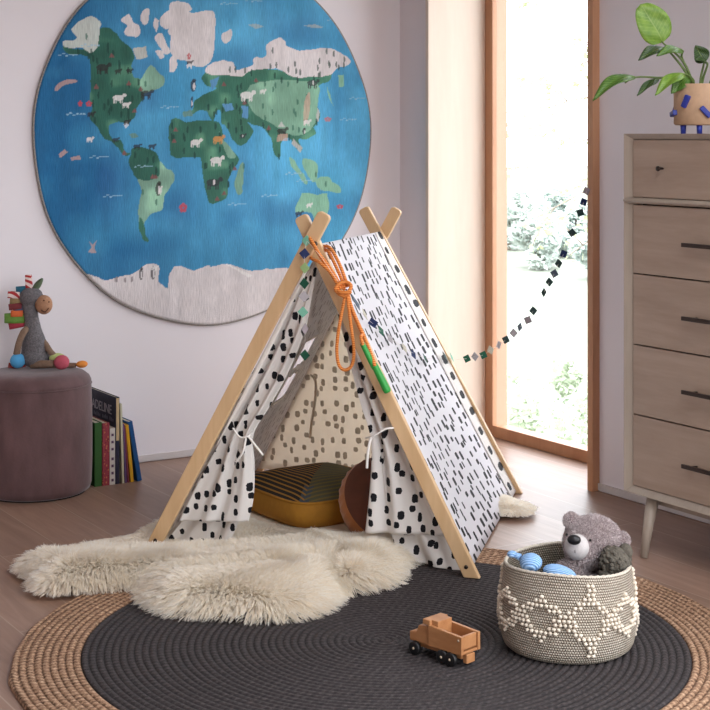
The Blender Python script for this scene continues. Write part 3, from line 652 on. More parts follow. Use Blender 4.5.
tent = thing('play_tent', 'white A-frame play tent with black spots and dashes on pale wooden poles', 'tent', ((FL+FR+BL+BR)/4))
tent.location.z = 0
def pole(bottom, top, n, off, w=.042, t=.02):
    b = V(bottom)+n*off; p = V(top)+n*off; ax = (p-b).normalized(); sx = n.cross(ax).normalized(); L = (p-b).length
    # outline: level foot on the floor, rounded head
    k = w/2; sl = sx.z/ax.z*k
    poly = [(-k, -(-sl)), (k, -sl), (k, L-.012)]
    poly += [(k-.012+.012*math.cos(a), L-.012+.012*math.sin(a)) for a in (.4, .8, 1.2, 1.57)]
    poly += [(-k+.012-.012*math.sin(a), L-.012+.012*math.cos(a)) for a in (0, .4, .8, 1.2, 1.57)]
    bm = bmesh.new(); prism(bm, poly, b-n*t/2, sx, ax, n, t)
    o = obj('pole', bm, pole_wood, tent, True, .003)
    for at in (.035, ):
        q = b+ax*at; bb = bmesh.new(); tube(bb, [q+n*(t/2-.003), q+n*(t/2+.0015)], .006, 12); obj('bolt', bb, steel, o)
    return o
POLE_L = ((1.9405,4.3162,0.0008), (2.3016,3.8816,1.0503)); POLE_R = ((2.5827,3.5434,-0.0033), (2.2471,3.9472,1.04))
for P in (POLE_L, POLE_R): pass
pole((POLE_L[0][0], POLE_L[0][1], .012), POLE_L[1], NF, .021)
pole((POLE_R[0][0], POLE_R[0][1], .0125), POLE_R[1], NF, 0)
cx_front = V((2.2835,3.9034,0.9609))
E2 = (BR-BL).normalized()
BT_R, BT_L = V((2.989, 4.78, 1.01)), V((3.066, 4.688, 1.008))      # heads of the rear poles
pole((BR.x-.004, BR.y+.004, .001), BT_R, NF, .005); pole((BL.x, BL.y, .001), BT_L, NF, -.032)
bb = bmesh.new(); q = cx_front+V((0, 0, 0)); tube(bb, [q+NF*.03, q+NF*.0325], .0075, 12); obj('bolt', bb, steel, tent)
T1, T2 = V((2.305, 3.92, .958)), V((3.02, 4.72, .925)); B1, B2 = V((2.617, 3.60, .014)), V((3.345, 4.33, .010))
L1, L2 = V((1.965, 4.33, .03)), V((2.70, 5.08, .02))
def quad(a, b, c, d): return lambda s, t: (a*(1-s)+b*s)*(1-t)+(c*(1-s)+d*s)*t
def bulge(fn, n, amp): return lambda s, t: fn(s, t)+n*(amp*math.sin(PI*s)*math.sin(PI*t)+.003*math.sin(9*s+5*t)*math.sin(PI*t))
NRt = (B1-T1).cross(T2-T1).normalized(); NRt = NRt if NRt.z > 0 else -NRt
fnR = bulge(quad(T1, T2, B1, B2), -NRt, .022)
W, Lh = (T2-T1).length, (B1-T1).length
bm = bmesh.new(); grid(bm, lambda s, t: fnR(s*.90, t), 30, 30, lambda s, t: (s*.90*W, t*Lh)); orient(bm, NRt)
o = obj('side_panel', bm, [dash_out, dash_in], tent); solid(o, .0012, 0, True); o['label'] = 'side panel printed with fine black dashes'
bm = bmesh.new(); grid(bm, lambda s, t: fnR(.885+s*.115, t)+NRt*.003, 8, 40, lambda s, t: ((s-.42)*.12, t*Lh)); orient(bm, NRt)
o = obj('panel_edging', bm, spot_edge, tent); solid(o, .001); o['label'] = 'edging strip with large black spots'
# left panel with its laced window opening
NLt = (L1-T1).cross(T2-T1).normalized(); NLt = NLt if NLt.z > 0 else -NLt
fnL = bulge(quad(T1, T2, L1, L2), -NLt, .015)
HS0, HS1, HT0, HT1 = .54, .735, .385, .63
bm = bmesh.new(); grid(bm, fnL, 50, 50, lambda s, t: (s*W, t*Lh), skip=lambda s, t: HS0 < s < HS1 and HT0 < t < HT1)
orient(bm, NLt); o = obj('side_panel', bm, [dash_far, dash_in], tent); solid(o, .0012, 0, True); o['label'] = 'far side panel with a square window opening'
bm = bmesh.new()
for a, b in (((HS0, HT0), (HS1, HT0)), ((HS0, HT1), (HS1, HT1)), ((HS0, HT0), (HS0, HT1)), ((HS1, HT0), (HS1, HT1))):
    tube(bm, [fnL(a[0]+(b[0]-a[0])*k/8, a[1]+(b[1]-a[1])*k/8) for k in range(9)], .004, 6)
k = (HT0+HT1)/2; tube(bm, [fnL(HS0+(HS1-HS0)*q/8, k+.01*math.sin(q*2.2)) for q in range(9)], .008, 6)
obj('window_trim', bm, white_cotton, tent)
# back panel
def fnB(s, t):
    a = V(T2)+(BL+V((0, 0, .015))-T2)*t; b = V(T2)+(BR+V((0, 0, .015))-T2)*t
    return a+(b-a)*s+NF*(-.012+.012*math.sin(PI*s)*math.sin(PI*t))+V((0, 0, 0))
wb = (BR-BL).length; bm = bmesh.new()
grid(bm, fnB, 30, 30, lambda s, t: ((s-.5)*wb*t, t*.93))
bmesh.ops.recalc_face_normals(bm, faces=bm.faces)
o = obj('back_panel', bm, [spot_in, spot_in], tent); solid(o, .001, 0); o['label'] = 'back panel showing the grey reverse of the spots'
bm = bmesh.new(); tp = [(2.8336,4.9024,0.3892), (2.8494,4.8926,0.3595), (2.8462,4.8946,0.289), (2.8367,4.9004,0.2222), (2.8304,4.9043,0.1554)]
tube(bm, tp, .0055, 6, 20); o = obj('tie', bm, fabric('tie_print', .02, .03, .007, .012, BLACK, CREAM, .8), tent)
# front flaps: rows down each flap, (outer, inner) edges, gathered at the tie then flaring
def flap(rows, pleats, seed, uoff, name, mat=None, amp=1.0, label=None):
    A = np.array([[*r[0], *r[1], r[2]] for r in rows], float); S_ = spline(A, 60)
    rr = random.Random(seed); ph = [rr.uniform(0, 6) for _ in range(3)]
    def fn(s, t):
        k = t*59; i = min(int(k), 58); f = k-i; a = S_[i]*(1-f)+S_[i+1]*f
        p = V(a[:3])*(1-s)+V(a[3:6])*s; g_ = a[6]*amp
        w = (math.sin(2*PI*pleats*s+ph[0]+1.2*t)+.5*math.sin(2*PI*pleats*1.7*s+ph[1]-2*t))*g_
        return p-NF*(.004+g_*1.6)+NF*w
    def uv(s, t):
        p = fn(s, t); return (uoff+p.dot(E1)*1.12+.01*s, uoff-p.z*1.03)
    bm = bmesh.new(); grid(bm, fn, 36, 59, uv); bmesh.ops.recalc_face_normals(bm, faces=bm.faces)
    o = obj(name, bm, mat or spot_out, tent); solid(o, .0012)
    if label: o['label'] = label
    return o, fn
LF, fl_fn = flap([((2.2841,3.9339,0.9024), (2.2922,3.9242,0.9146), .001), ((2.2372,3.9904,0.7865), (2.278,3.9413,0.8066), .004), ((2.2022,4.0325,0.6853), (2.2618,3.9609,0.6981), .007), ((2.1607,4.0824,0.5647), (2.2249,4.0052,0.5637), .009), ((2.1251,4.1253,0.4618), (2.1857,4.0524,0.4581), .010), ((2.0978,4.1582,0.3772), (2.1503,4.095,0.3671), .011),
    ((2.0638,4.1991,0.2822), (2.1524,4.0925,0.2796), .011), ((2.0275,4.2428,0.1771), (2.1524,4.0925,0.1828), .009), ((1.9995,4.2764,0.0908), (2.144,4.1026,0.1061), .006)], 2.5, 1, .0, 'door_flap', label='left door flap tied back to its pole')
flap([((2.1355,4.1519,0.3499), (2.1545,4.1291,0.3457), .006), ((2.0845,4.2133,0.2281), (2.1566,4.1266,0.2302), .009), ((2.0372,4.2702,0.1241), (2.1439,4.1418,0.1281), .008), ((1.9785,4.3408,0.0113), (2.1228,4.1672,0.0429), .006)], 2, 3, .3, 'door_flap', label='lower layer of the left door flap')
flap([((2.3145,3.8974,0.9036), (2.3003,3.9144,0.903), .001), ((2.3486,3.8563,0.7925), (2.3225,3.8877,0.7911), .004), ((2.3845,3.8132,0.6765), (2.3446,3.8611,0.6649), .007), ((2.4122,3.7798,0.5843), (2.3606,3.8419,0.5625), .009), ((2.4417,3.7443,0.4899), (2.3765,3.8227,0.4752), .010), ((2.4612,3.7208,0.4185), (2.3924,3.8036,0.4), .011),
    ((2.4924,3.6833,0.3341), (2.3964,3.7988,0.3297), .011), ((2.5252,3.6438,0.2359), (2.3924,3.8036,0.2232), .010), ((2.5616,3.6,0.1188), (2.3845,3.8132,0.1043), .007)], 2.5, 5, .0, 'door_flap', label='right door flap tied back to its pole')
flap([((2.4756,3.7426,0.384), (2.4303,3.7972,0.3499), .006), ((2.5167,3.6932,0.2563), (2.4402,3.7852,0.218), .010), ((2.5573,3.6443,0.1357), (2.452,3.771,0.0985), .009), ((2.5976,3.5958,0.0045), (2.4698,3.7497,0.0302), .006)], 2, 8, .235, 'door_flap', label='lower layer of the right door flap')
bm = bmesh.new(); ha, hb = V((2.2564,3.9454,0.873)), V((2.074,4.1649,0.3359)); grid(bm, lambda s, t: ha+(hb-ha)*t+E1*(s*.018*math.sin(PI*min(1, .15+t*.8))), 3, 20, lambda s, t: (s, t)); bmesh.ops.recalc_face_normals(bm, faces=bm.faces)
o = obj('hem', bm, white_cotton, tent); solid(o, .001); o['label'] = 'plain white hem of the left flap'
# ties round the gathered flaps
def tie(pts, r=.0028):
    bm = bmesh.new(); tube(bm, pts, r, 6, 30); return obj('tie', bm, white_cotton, tent)
tie([(2.0994,4.1015,0.3985), (2.1105,4.0772,0.3743), (2.1322,4.0605,0.3779), (2.1565,4.0875,0.3829)]); tie([(2.1322,4.0605,0.3749), (2.1446,4.0392,0.3502), (2.1611,4.0257,0.3239)], .0036)
tie([(2.1249,4.0661,0.3717), (2.1167,4.0697,0.3299), (2.1042,4.0911,0.2974)], .0034)
tie([(2.3801,3.795,0.391), (2.3818,3.7538,0.4036), (2.4052,3.7256,0.4263), (2.44,3.7151,0.4274)]); tie([(2.3787,3.7654,0.3991), (2.3711,3.7698,0.3553), (2.3725,3.7775,0.307)], .004)
tie([(3.2702,4.6151,0.4027), (3.2878,4.6142,0.3829), (3.2981,4.6033,0.3464), (3.2269,4.5288,0.3523), (3.2389,4.5646,0.3827)], .003)

# ------------------------------------------------------------------ skipping rope hung on the tent
def rope_mat():
    g = G('orange_rope'); p = g.coord(); w = g.t.nodes.new('ShaderNodeTexWave'); g.t.links.new(p, w.inputs['Vector']); w.inputs['Scale'].default_value = 60; w.inputs['Distortion'].default_value = 3; w.bands_direction = 'Z'
    return g.end(g.bsdf(g.ramp(w.outputs['Fac'], [(.2, S(204, 104, 34)), (.6, S(228, 132, 52)), (.95, S(236, 160, 86))]), .7, g.bump(w.outputs['Fac'], .5, .003)))
rope = thing('skipping_rope', 'orange skipping rope with green handles knotted round the front poles', 'skipping rope', (2.3191,3.8136,0.8362))
bm = bmesh.new(); rm = rope_mat()
q = lambda *p: p
tube(bm, [(2.3016,3.952,0.9303), (2.2633,3.9277,0.9542), (2.2442,3.8944,0.9777), (2.2447,3.8719,0.9643), (2.2576,3.8532,0.9298), (2.2812,3.8357,0.892), (2.2998,3.8212,0.8542), (2.3164,3.8091,0.828)], .0052, 8, 50)
tube(bm, [(2.3057,3.9471,0.9244), (2.2694,3.9204,0.9426), (2.246,3.8859,0.9693), (2.2511,3.8595,0.9414), (2.2686,3.8431,0.9066), (2.2892,3.8262,0.8631), (2.3057,3.814,0.8311)], .0052, 8, 50)
tube(bm, [(2.2907,3.9573,0.9364), (2.2514,3.8951,0.9184), (2.2556,3.8556,0.9092), (2.2785,3.8312,0.8807), (2.3018,3.8188,0.8367)], .0048, 8, 40)
tube(bm, [(2.3111,3.9328,0.9371), (2.2951,3.8706,0.9389), (2.2973,3.8398,0.9085), (2.3071,3.8219,0.8713), (2.3158,3.8081,0.834)], .005, 8, 40)
tube(bm, [(2.3097,3.9422,0.9456), (2.2993,3.8719,0.9504), (2.3035,3.8387,0.923), (2.3132,3.8207,0.8857), (2.3229,3.8028,0.837)], .005, 8, 40)
tube(bm, [(2.2931,3.8214,0.8369), (2.2939,3.8001,0.8242), (2.3113,3.7839,0.8247), (2.3227,3.7858,0.8413), (2.3156,3.8022,0.852), (2.2963,3.8097,0.8465), (2.2877,3.8123,0.8293), (2.3062,3.7979,0.812), (2.3227,3.7858,0.8268)], .0058, 8, 60)
tube(bm, [(2.3129,3.7976,0.8234), (2.305,3.8071,0.7646), (2.2982,3.8185,0.6966), (2.2978,3.8236,0.6464), (2.3029,3.8206,0.6083), (2.3147,3.8063,0.5946), (2.3285,3.7897,0.6102), (2.3314,3.7832,0.6546), (2.3238,3.7876,0.7275), (2.3148,3.7953,0.8235)], .005, 8, 90)
tube(bm, [(2.3176,3.7998,0.8229), (2.3274,3.7879,0.7768), (2.3445,3.7768,0.7273), (2.3605,3.7638,0.681), (2.3621,3.7337,0.6409), (2.3625,3.7181,0.6139)], .0052, 8, 50)
tube(bm, [(2.3223,3.8019,0.8225), (2.3277,3.7939,0.782), (2.3409,3.7874,0.741), (2.3571,3.7804,0.7027), (2.3272,3.738,0.6979), (2.3303,3.7319,0.6753)], .005, 8, 50)
obj('rope', bm, rm, rope)
grn = plain('green_handle', S(44, 152, 62), .4, .04)
for a, b, k in (((2.3651,3.7276,0.6182), (2.4039,3.7129,0.5359), .95), ((2.3328,3.7414,0.6798), (2.3687,3.7278,0.6035), .7)):
    bm = bmesh.new(); a, b = V(a), V(b); tube(bm, [a, a+(b-a)*.06, a+(b-a)*.5, a+(b-a)*.9, b], [.008*k, .0105*k, .012*k, .0125*k, .010*k], 14, 20); obj('handle', bm, grn, rope)

# ------------------------------------------------------------------ felt garland
GC = {'D': S(30, 88, 66), 'M': S(124, 186, 160), 'N': S(36, 50, 92), 'G': S(168, 162, 164), 'B': S(200, 194, 176), 'L': S(160, 190, 128), 'K': S(46, 66, 64), 'E': S(84, 96, 110), 'P': S(150, 138, 142)}
GM = {k: plain('felt_'+n, GC[k], .95, .06, 300, .2, 500) for k, n in zip('DMNGBLKEP', ('dark_green', 'mint', 'navy', 'grey', 'beige', 'light_green', 'slate_green', 'blue_grey', 'mauve_grey'))}
GP = [((3.534,4.1645,1.0821), 'P', .2), ((3.5256,4.1697,1.0431), 'N', .5), ((3.5153,4.176,1.0052), 'K', .3), ((3.5085,4.192,0.9699), 'P', 2.2), ((3.4965,4.1994,0.9337), 'K', 1.0), ((3.4781,4.2225,0.8581), 'N', .8), ((3.4627,4.232,0.8239), 'K', .5), ((3.4564,4.2477,0.7871), 'E', .4), ((3.4409,4.2572,0.7569), 'K', 1.1), ((3.4308,4.2752,0.7188), 'K', 1.7),
      ((3.4049,4.3029,0.6523), 'K', 1.0), ((3.3947,4.321,0.6179), 'P', .2), ((3.3762,4.3442,0.5915), 'E', 1.75), ((3.3573,4.3559,0.57), 'G', .1), ((3.3398,4.3784,0.5446), 'K', .6), ((3.3245,4.3996,0.5242), 'G', 1.75), ((3.3048,4.4235,0.5047), 'B', .3), ((3.283,4.437,0.4867), 'D', .4), ((3.2628,4.4612,0.4795), 'G', 0), ((3.2382,4.4763,0.4723), 'D', .1),
      ((3.1693,4.5352,0.4626), 'M', .2), ((3.1076,4.4749,0.4776), 'K', .1), ((2.9299,4.3063,0.5229), 'D', .2), ((2.8334,4.2171,0.5535), 'N', .3), ((2.7562,4.1489,0.5824), 'B', .1), ((2.6155,4.0305,0.6429), 'G', .8), ((2.5457,3.9718,0.6731), 'D', .6), ((2.4979,3.9374,0.7018), 'N', 1.6), ((2.4349,3.888,0.7341), 'B', .1), ((2.3945,3.8629,0.7684), 'E', 1.5), ((2.3701,3.85,0.7895), 'E', .9)]
GQ = [((2.2348,3.8917,0.9702), 'M', .5), ((2.2279,3.8921,0.9322), 'N', 0), ((2.2287,3.8911,0.8902), 'L', .1), ((2.2275,3.8926,0.8446), 'D', 0), ((2.2267,3.8935,0.8064), 'G', .5), ((2.2247,3.896,0.7607), 'M', 0), ((2.2287,3.8911,0.7109), 'P', 1.6), ((2.2287,3.8911,0.6345), 'D', 0)]
garland = thing('garland', 'string of small felt diamonds from the window frame across the tent', 'garland', GP[0][0])
sm = plain('garland_string', S(226, 220, 210), .8)
bm = bmesh.new(); hook = (3.5498,4.1782,1.1062)
tube(bm, [hook]+[p[0] for p in GP]+[(2.2944,3.8121,0.8552), (2.2562,3.8393,0.922), GQ[0][0]], .0006, 5, 220); tube(bm, [p[0] for p in GQ], .0006, 5, 80)
obj('string', bm, sm, garland)
cdir = lambda p: (V((0, 0, 1.285))-V(p)).normalized()
for i, (p, k, tw) in enumerate(GP+GQ):
    p = V(p)
    if 20 <= i < 31:
        m = min(((p-fnR(a/60, b/60)).length, a/60, b/60) for a in range(61) for b in range(61)); p = fnR(m[1], m[2])+NRt*.019
    n = (NRt if 20 <= i < 31 else (NF if i >= 31 else V((-.86, -.5, 0)))).copy()
    rr = random.Random(i*7+1); n = Quaternion((0, 0, 1), (tw if tw > 1.5 else rr.uniform(-.35, .35))*.8) @ n
    ax = V((0, 0, 1)).cross(n).normalized(); ay = n.cross(ax)
    ang = rr.uniform(-.5, .5) if i < 20 else rr.uniform(-.15, .15); a = ax*math.cos(ang)+ay*math.sin(ang); b = n.cross(a)
    s = .0185 if 20 <= i < 31 else .0168; bm = bmesh.new(); prism(bm, [(-s, 0), (0, -s), (s, 0), (0, s)], p-n*.0008, a, b, n, .0016)
    obj('felt_diamond', bm, GM[k], garland, False)

# ------------------------------------------------------------------ cushions in the tent
def square_cushion():
    c0 = V((2.3897,4.1976,0.024)); c0.z = 0
    u = (V((2.355,4.653,0.04))-V((2.3779,4.1897,0.04))); u.z = 0; u.normalize(); w = V((u.y, -u.x, 0)); w = w if w.x > 0 else -w
    Ls, Lw, zb, th = .47, .44, .024, .080
    c = c0+u*Ls/2+w*Lw/2
    root = thing('floor_cushion', 'square box cushion with olive and black stripes and mustard sides', 'cushion', (c.x, c.y, zb))
    def sup(a, e=.13):   # rounded square outline
        ca, sa = math.cos(a), math.sin(a); k = (abs(ca)**6+abs(sa)**6)**(-1/6); return ca*k, sa*k
    def place(x, y, z): return c+u*(x*Ls/2)+w*(y*Lw/2)+V((0, 0, z))
    N = 96
    def dome(sign, name, mat):
        bm = bmesh.new(); lay = bm.loops.layers.uv.verify(); rings = []; M = 16; uvs = {}
        for r in range(M+1):
            f = r/M; ring = []
            for j in range(N):
                x, y = sup(2*PI*j/N); x *= f; y *= f
                hgt = .050*(1-f**2.6)*(1-.25*(abs(x)**4+abs(y)**4)) + .004*math.sin(6*x)*math.sin(5*y)*(1-f)
                v = bm.verts.new(place(x, y, (zb+th+hgt) if sign > 0 else (zb-.0*hgt))); ring.append(v); uvs[v] = (x, y)
            rings.append(ring)
        for a, b in zip(rings, rings[1:]):
            for j in range(N):
                k = (j+1) % N; bm.faces.new((a[j], b[j], b[k], a[k]))
        for f in bm.faces:
            for l in f.loops: l[lay].uv = uvs[l.vert]
        bmesh.ops.remove_doubles(bm, verts=rings[0], dist=1e-4); bmesh.ops.recalc_face_normals(bm, faces=bm.faces)
        return obj(name, bm, mat, root)
    g = G('striped_weave'); uv = g.n('TexCoord', out='UV'); sx = g.n('SeparateXYZ', {0: uv}).node; x, y = sx.outputs[0], sx.outputs[1]
    left = g.math('LESS_THAN', y, x)          # mitred: stripes follow the nearer front edge
    dist = g.math('MINIMUM', x, y)
    f = g.math('FRACT', g.math('MULTIPLY', g.math('ADD', dist, 1), 12))
    line = g.math('LESS_THAN', f, .34)
    blk = g.mix(left, S(88, 86, 62), S(30, 26, 24)); tanb = g.math('GREATER_THAN', x, .62); blk = g.mix(g.math('MULTIPLY', tanb, g.math('SUBTRACT', 1, left)), blk, S(176, 144, 96))
    edge = g.math('MULTIPLY', g.math('LESS_THAN', g.math('ABSOLUTE', g.math('SUBTRACT', x, y)), .10), g.math('LESS_THAN', dist, -.55))
    blk = g.mix(edge, blk, S(70, 78, 86))
    ln = g.mix(left, S(120, 104, 52), S(168, 120, 44))
    wv = g.noise(g.mapping(uv, (300, 300, 1)), 1, 2)
    top = dome(1, 'top_panel', g.end(g.bsdf(g.mix(line, blk, ln), .85, g.bump(g.math('MULTIPLY_ADD', line, .5, wv), .3, .004))))
    top['label'] = 'striped top of black, olive and mustard'
    must = plain('mustard_cotton', S(176, 122, 36), .85, .06, 60, .2, 500)
    bm = bmesh.new(); rings = []
    for q in range(9):
        f = q/8; b = 1+.03*math.sin(PI*f)-(.05*(1-f)**6)
        rings.append([bm.verts.new(place(*(k*b for k in sup(2*PI*j/N)), zb+th*f)) for j in range(N)])
    for a, b in zip(rings, rings[1:]):
        for j in range(N): k = (j+1) % N; bm.faces.new((a[j], a[k], b[k], b[j]))
    bm.faces.new(rings[0][::-1])
    obj('side_band', bm, must, root)['label'] = 'mustard yellow side band'
    bm = bmesh.new(); tube(bm, [place(*sup(2*PI*j/N), zb+th+.001) for j in range(N)], .0045, 8, closed=True); obj('piping', bm, must, root)
square_cushion()
def round_cushion():
    c = V((2.62,4.0236,0.135)); n = V(( .10, -.66, .74)).normalized(); r, t = .155, .06
    n = (V((math.cos(TH), -math.sin(TH), 0))*.26+V((math.sin(TH), math.cos(TH), 0))*-.66+V((0, 0, 1))*.66).normalized()
    x = n.cross(V((0, 0, 1))).normalized(); y = n.cross(x)
    root = thing('round_cushion', 'round brown velvet cushion propped behind the right tent flap', 'cushion', c-V((0, 0, .16)))
    vel = plain('brown_velvet', S(104, 50, 22), .7, .2, 14, .3, 30, Sheen_Weight=.5); car = plain('caramel_velvet', S(176, 106, 50), .7, .12, 20, .3, 60, Sheen_Weight=.4)
    N = 120
    def ring(f, h, pl=0): return [c+(x*math.cos(2*PI*j/N)+y*math.sin(2*PI*j/N))*(r*f*(1+pl*(j % 4 == 0)))+n*h for j in range(N)]
    def skin(bm, rs):
        rs = [[bm.verts.new(p) for p in q] for q in rs]
        for a, b in zip(rs, rs[1:]):
            for j in range(N): k = (j+1) % N; bm.faces.new((a[j], a[k], b[k], b[j]))
        return rs
    bm = bmesh.new(); rs = skin(bm, [ring(1-q*.0995, .018*math.sqrt(min(1, q/4))-.022*math.exp(-((q-10)/2.5)**2)) for q in range(11)]); bm.faces.new(rs[-1])
    bmesh.ops.recalc_face_normals(bm, faces=bm.faces); obj('top_panel', bm, vel, root)
    bm = bmesh.new(); rs = skin(bm, [ring(1+.05*math.sin(PI*q/8), -t*q/8, .02*math.sin(PI*q/8)) for q in range(9)]); bm.faces.new(rs[-1])
    bmesh.ops.recalc_face_normals(bm, faces=bm.faces); obj('side_band', bm, car, root)['label'] = 'pleated caramel side band'
    bm = bmesh.new(); ball(bm, c+n*-.002, (.016, .016, .006), 16, basis(x, y, n)); obj('button', bm, vel, root)
round_cushion()

# ------------------------------------------------------------------ pouf
PC = V((1.902, 5.272, 0)); PR = .2
def pouf():
    root = thing('pouf', 'mauve velvet drum pouf against the white wall', 'pouf', PC)
    g = G('mauve_velvet'); c = g.coord(); n = g.noise(g.mapping(c, (7, 7, 3)), 2, 4); m = g.noise(c, 120, 2)
    vel = g.end(g.bsdf(g.ramp(n, [(.3, S(84, 60, 60)), (.7, S(108, 80, 80))]), .8, g.bump(g.math('MULTIPLY_ADD', m, .3, n), .2, .01), Sheen_Weight=.3, Sheen_Roughness=.4))
    H = .435; bm = bmesh.new(); rr = PR
    lathe(bm, [(0, .004), (rr-.02, .004), (rr-.006, .012), (rr, .03), (rr+.003, .12), (rr+.003, .26), (rr, .375), (rr-.001, .386)], PC, 64); obj('body', bm, vel, root)
    bm = bmesh.new(); lathe(bm, [(rr-.003, .383), (rr, .389), (rr-.001, .398), (rr-.008, .412), (rr-.026, .426), (rr-.06, .434), (rr-.1, .437), (0, .439)], PC, 64); obj('top_panel', bm, vel, root)
    bm = bmesh.new(); tube(bm, [PC+V((math.cos(a)*rr, math.sin(a)*rr, .386)) for a in np.linspace(0, 2*PI, 64, endpoint=False)], .0025, 6, closed=True); obj('seam', bm, vel, root)
    bm = bmesh.new(); lathe(bm, [(0, 0), (rr-.02, 0), (rr-.02, .005), (0, .005)], PC, 48); obj('base', bm, plain('black_felt', S(26, 22, 22), .9), root)
pouf()

# ------------------------------------------------------------------ donkey toy sitting on the pouf
def donkey():
    Z = 5.53; px = 1/Fp*Z
    cr = V((math.cos(TH), -math.sin(TH), 0)); fw = V((math.sin(TH), math.cos(TH), 0))
    top = .438
    VD = fw-cr*.21-V((0, 0, .15))
    def P(x, y, d=0):    # a place on the toy: across, up, and nearer (d>0) to the room
        b = V((1.9197,5.3137,0.4533)); b.z = top
        return b+cr*((x-36)*px)+V((0, 0, (363-y)*px))-VD*d
    root = thing('plush_donkey', 'grey plush donkey with ribbon mane sitting on the mauve pouf', 'soft toy', P(34, 363))
    g = G('grey_plush'); c = g.coord(); n = g.noise(c, 160, 3, .7); grey = g.end(g.bsdf(g.ramp(n, [(.3, S(84, 80, 82)), (.7, S(122, 118, 120))]), .95, g.bump(n, .7, .006)))
    tan = plain('tan_fleece', S(172, 128, 98), .95, .12, 90, .5, 260); brn = plain('brown_fleece', S(128, 104, 86), .95, .12, 90, .5, 260)
    bm = bmesh.new()
    tube(bm, [P(28.5, 294), P(30, 304), P(32, 316), P(33, 327), P(34.5, 340), P(35, 351), P(34.5, 360)], [.026, .026, .026, .033, .046, .051, .046], 16, 30)
    ball(bm, P(29.5, 293), .036, 20); ball(bm, P(35, 353, .005), (.054, .054, .037), 20); ball(bm, P(34, 292), (.034, .03, .03), 16)
    o = obj('body', bm, grey, root); remesh(o, .0045, 4); apply_mods(o)
    bm = bmesh.new(); ball(bm, P(44, 300.5, .008), (.031, .032, .035), 24); m = obj('muzzle', bm, tan, root)
    bm = bmesh.new(); tube(bm, [P(41, 306, .04), P(45, 308, .04), P(49, 304, .036)], .0016, 6, 10); obj('mouth', bm, plain('dark_thread', S(80, 46, 36), .9), m)
    bm = bmesh.new(); ball(bm, P(44, 296.5, .041), .0028, 8); ball(bm, P(49, 298, .036), .0028, 8); obj('nostrils', bm, plain('dark_thread', S(80, 46, 36), .9), m)
    def ear(base, tip, w, mat):
        bm = bmesh.new(); a, b = V(base), V(tip); d = (b-a); s = d.cross(fw).normalized(); N = 10
        grid(bm, lambda s_, t: a+d*t+s*((s_-.5)*2*w*math.sin(PI*min(1, .18+t*.82))**.8)+fw*(.012*(2*s_-1)**2), 6, N)
        o = obj('ear', bm, mat, root); solid(o, .005); return o
    eg = plain('green_ear', S(88, 104, 78), .9, .15, 120, .3, 300); ear(P(33.5, 286), P(42, 274.5), .010, eg)
    g = G('striped_ribbon'); c = g.coord(); w = g.t.nodes.new('ShaderNodeTexWave'); w.bands_direction = 'DIAGONAL'; g.t.links.new(c, w.inputs['Vector']); w.inputs['Scale'].default_value = 28; w.inputs['Distortion'].default_value = 1.5
    rw = g.end(g.bsdf(g.ramp(w.outputs['Fac'], [(.45, S(176, 44, 48)), (.55, S(232, 214, 208))]), .8))
    def loop(name, a, b, w, mat, d=0.012, lab=None):
        """a folded ribbon loop standing out from a to b"""
        a, b = V(a), V(b); ax = (b-a); n = fw; wv = ax.cross(fw).normalized(); bm = bmesh.new()
        pts = [a+n*.004, a+ax*.5+n*d*.8, b+n*d*.4, b-n*d*.4, a+ax*.5-n*d*.8, a-n*.004]; S_ = spline(pts, 24)
        grid(bm, lambda s, t: V(S_[min(23, int(round(s*23)))])+wv*((t-.5)*w), 23, 3); o = obj(name, bm, mat, root); solid(o, .0022)
        if lab: o['label'] = lab
    f = lambda n, c: plain(n, c, .8, .08, 200)
    loop('ear', P(29.5, 287), P(28.5, 271.5), .022, rw, .012, 'red and white striped ribbon ear')
    loop('mane_ribbon', P(27, 286), P(17, 286.5), .03, f('teal_ribbon', S(34, 98, 122)), .012, 'teal ribbon'); loop('mane_ribbon', P(24, 291), P(9, 290.5, .01), .024, rw, .010, 'red and white striped ribbon')
    loop('mane_ribbon', P(23, 297), P(11, 296), .028, f('khaki_ribbon', S(150, 128, 88)), .014, 'khaki ribbon'); loop('mane_ribbon', P(23, 301), P(10, 303, .012), .022, f('maroon_ribbon', S(118, 44, 48)), .012, 'maroon ribbon')
    loop('mane_ribbon', P(24, 304), P(14, 306), .03, f('blue_ribbon', S(70, 92, 124)), .012, 'slate blue ribbon'); loop('mane_ribbon', P(24, 309), P(12, 309.5, .015), .022, f('orange_ribbon', S(216, 104, 54)), .014, 'orange ribbon')
    loop('mane_ribbon', P(25, 314), P(6, 314), .034, f('green_ribbon', S(104, 146, 60)), .018, 'green ribbon'); loop('mane_ribbon', P(25, 318), P(10, 321), .03, f('crimson_ribbon', S(166, 52, 66)), .014, 'crimson ribbon')
    def limb(name, pts, rad, mat, hoof, hr, hmat, lab):
        bm = bmesh.new(); tube(bm, pts, rad, 12, 20); o = obj(name, bm, mat, root)
        bm = bmesh.new(); ball(bm, hoof, hr, 18); h = obj('hoof', bm, hmat, o); h['label'] = lab
    limb('arm', [P(28, 324, .01), P(24, 328, .04), P(19.5, 338, .05), P(17, 350, .045)], [.012, .0125, .0115, .013], brn, P(18, 356.5, .045), (.028, .025, .027), plain('blue_hoof', S(80, 158, 206), .9, .06, 90, .3, 300), 'light blue hoof')
    limb('arm', [P(42, 336), P(46, 341, .01), P(50, 347, .02), P(54, 351, .02)], [.011, .012, .011, .010], brn, P(57, 353.5, .015), (.030, .02, .017), plain('lime_hoof', S(188, 198, 128), .9, .06, 90, .3, 300), 'lime green hoof')
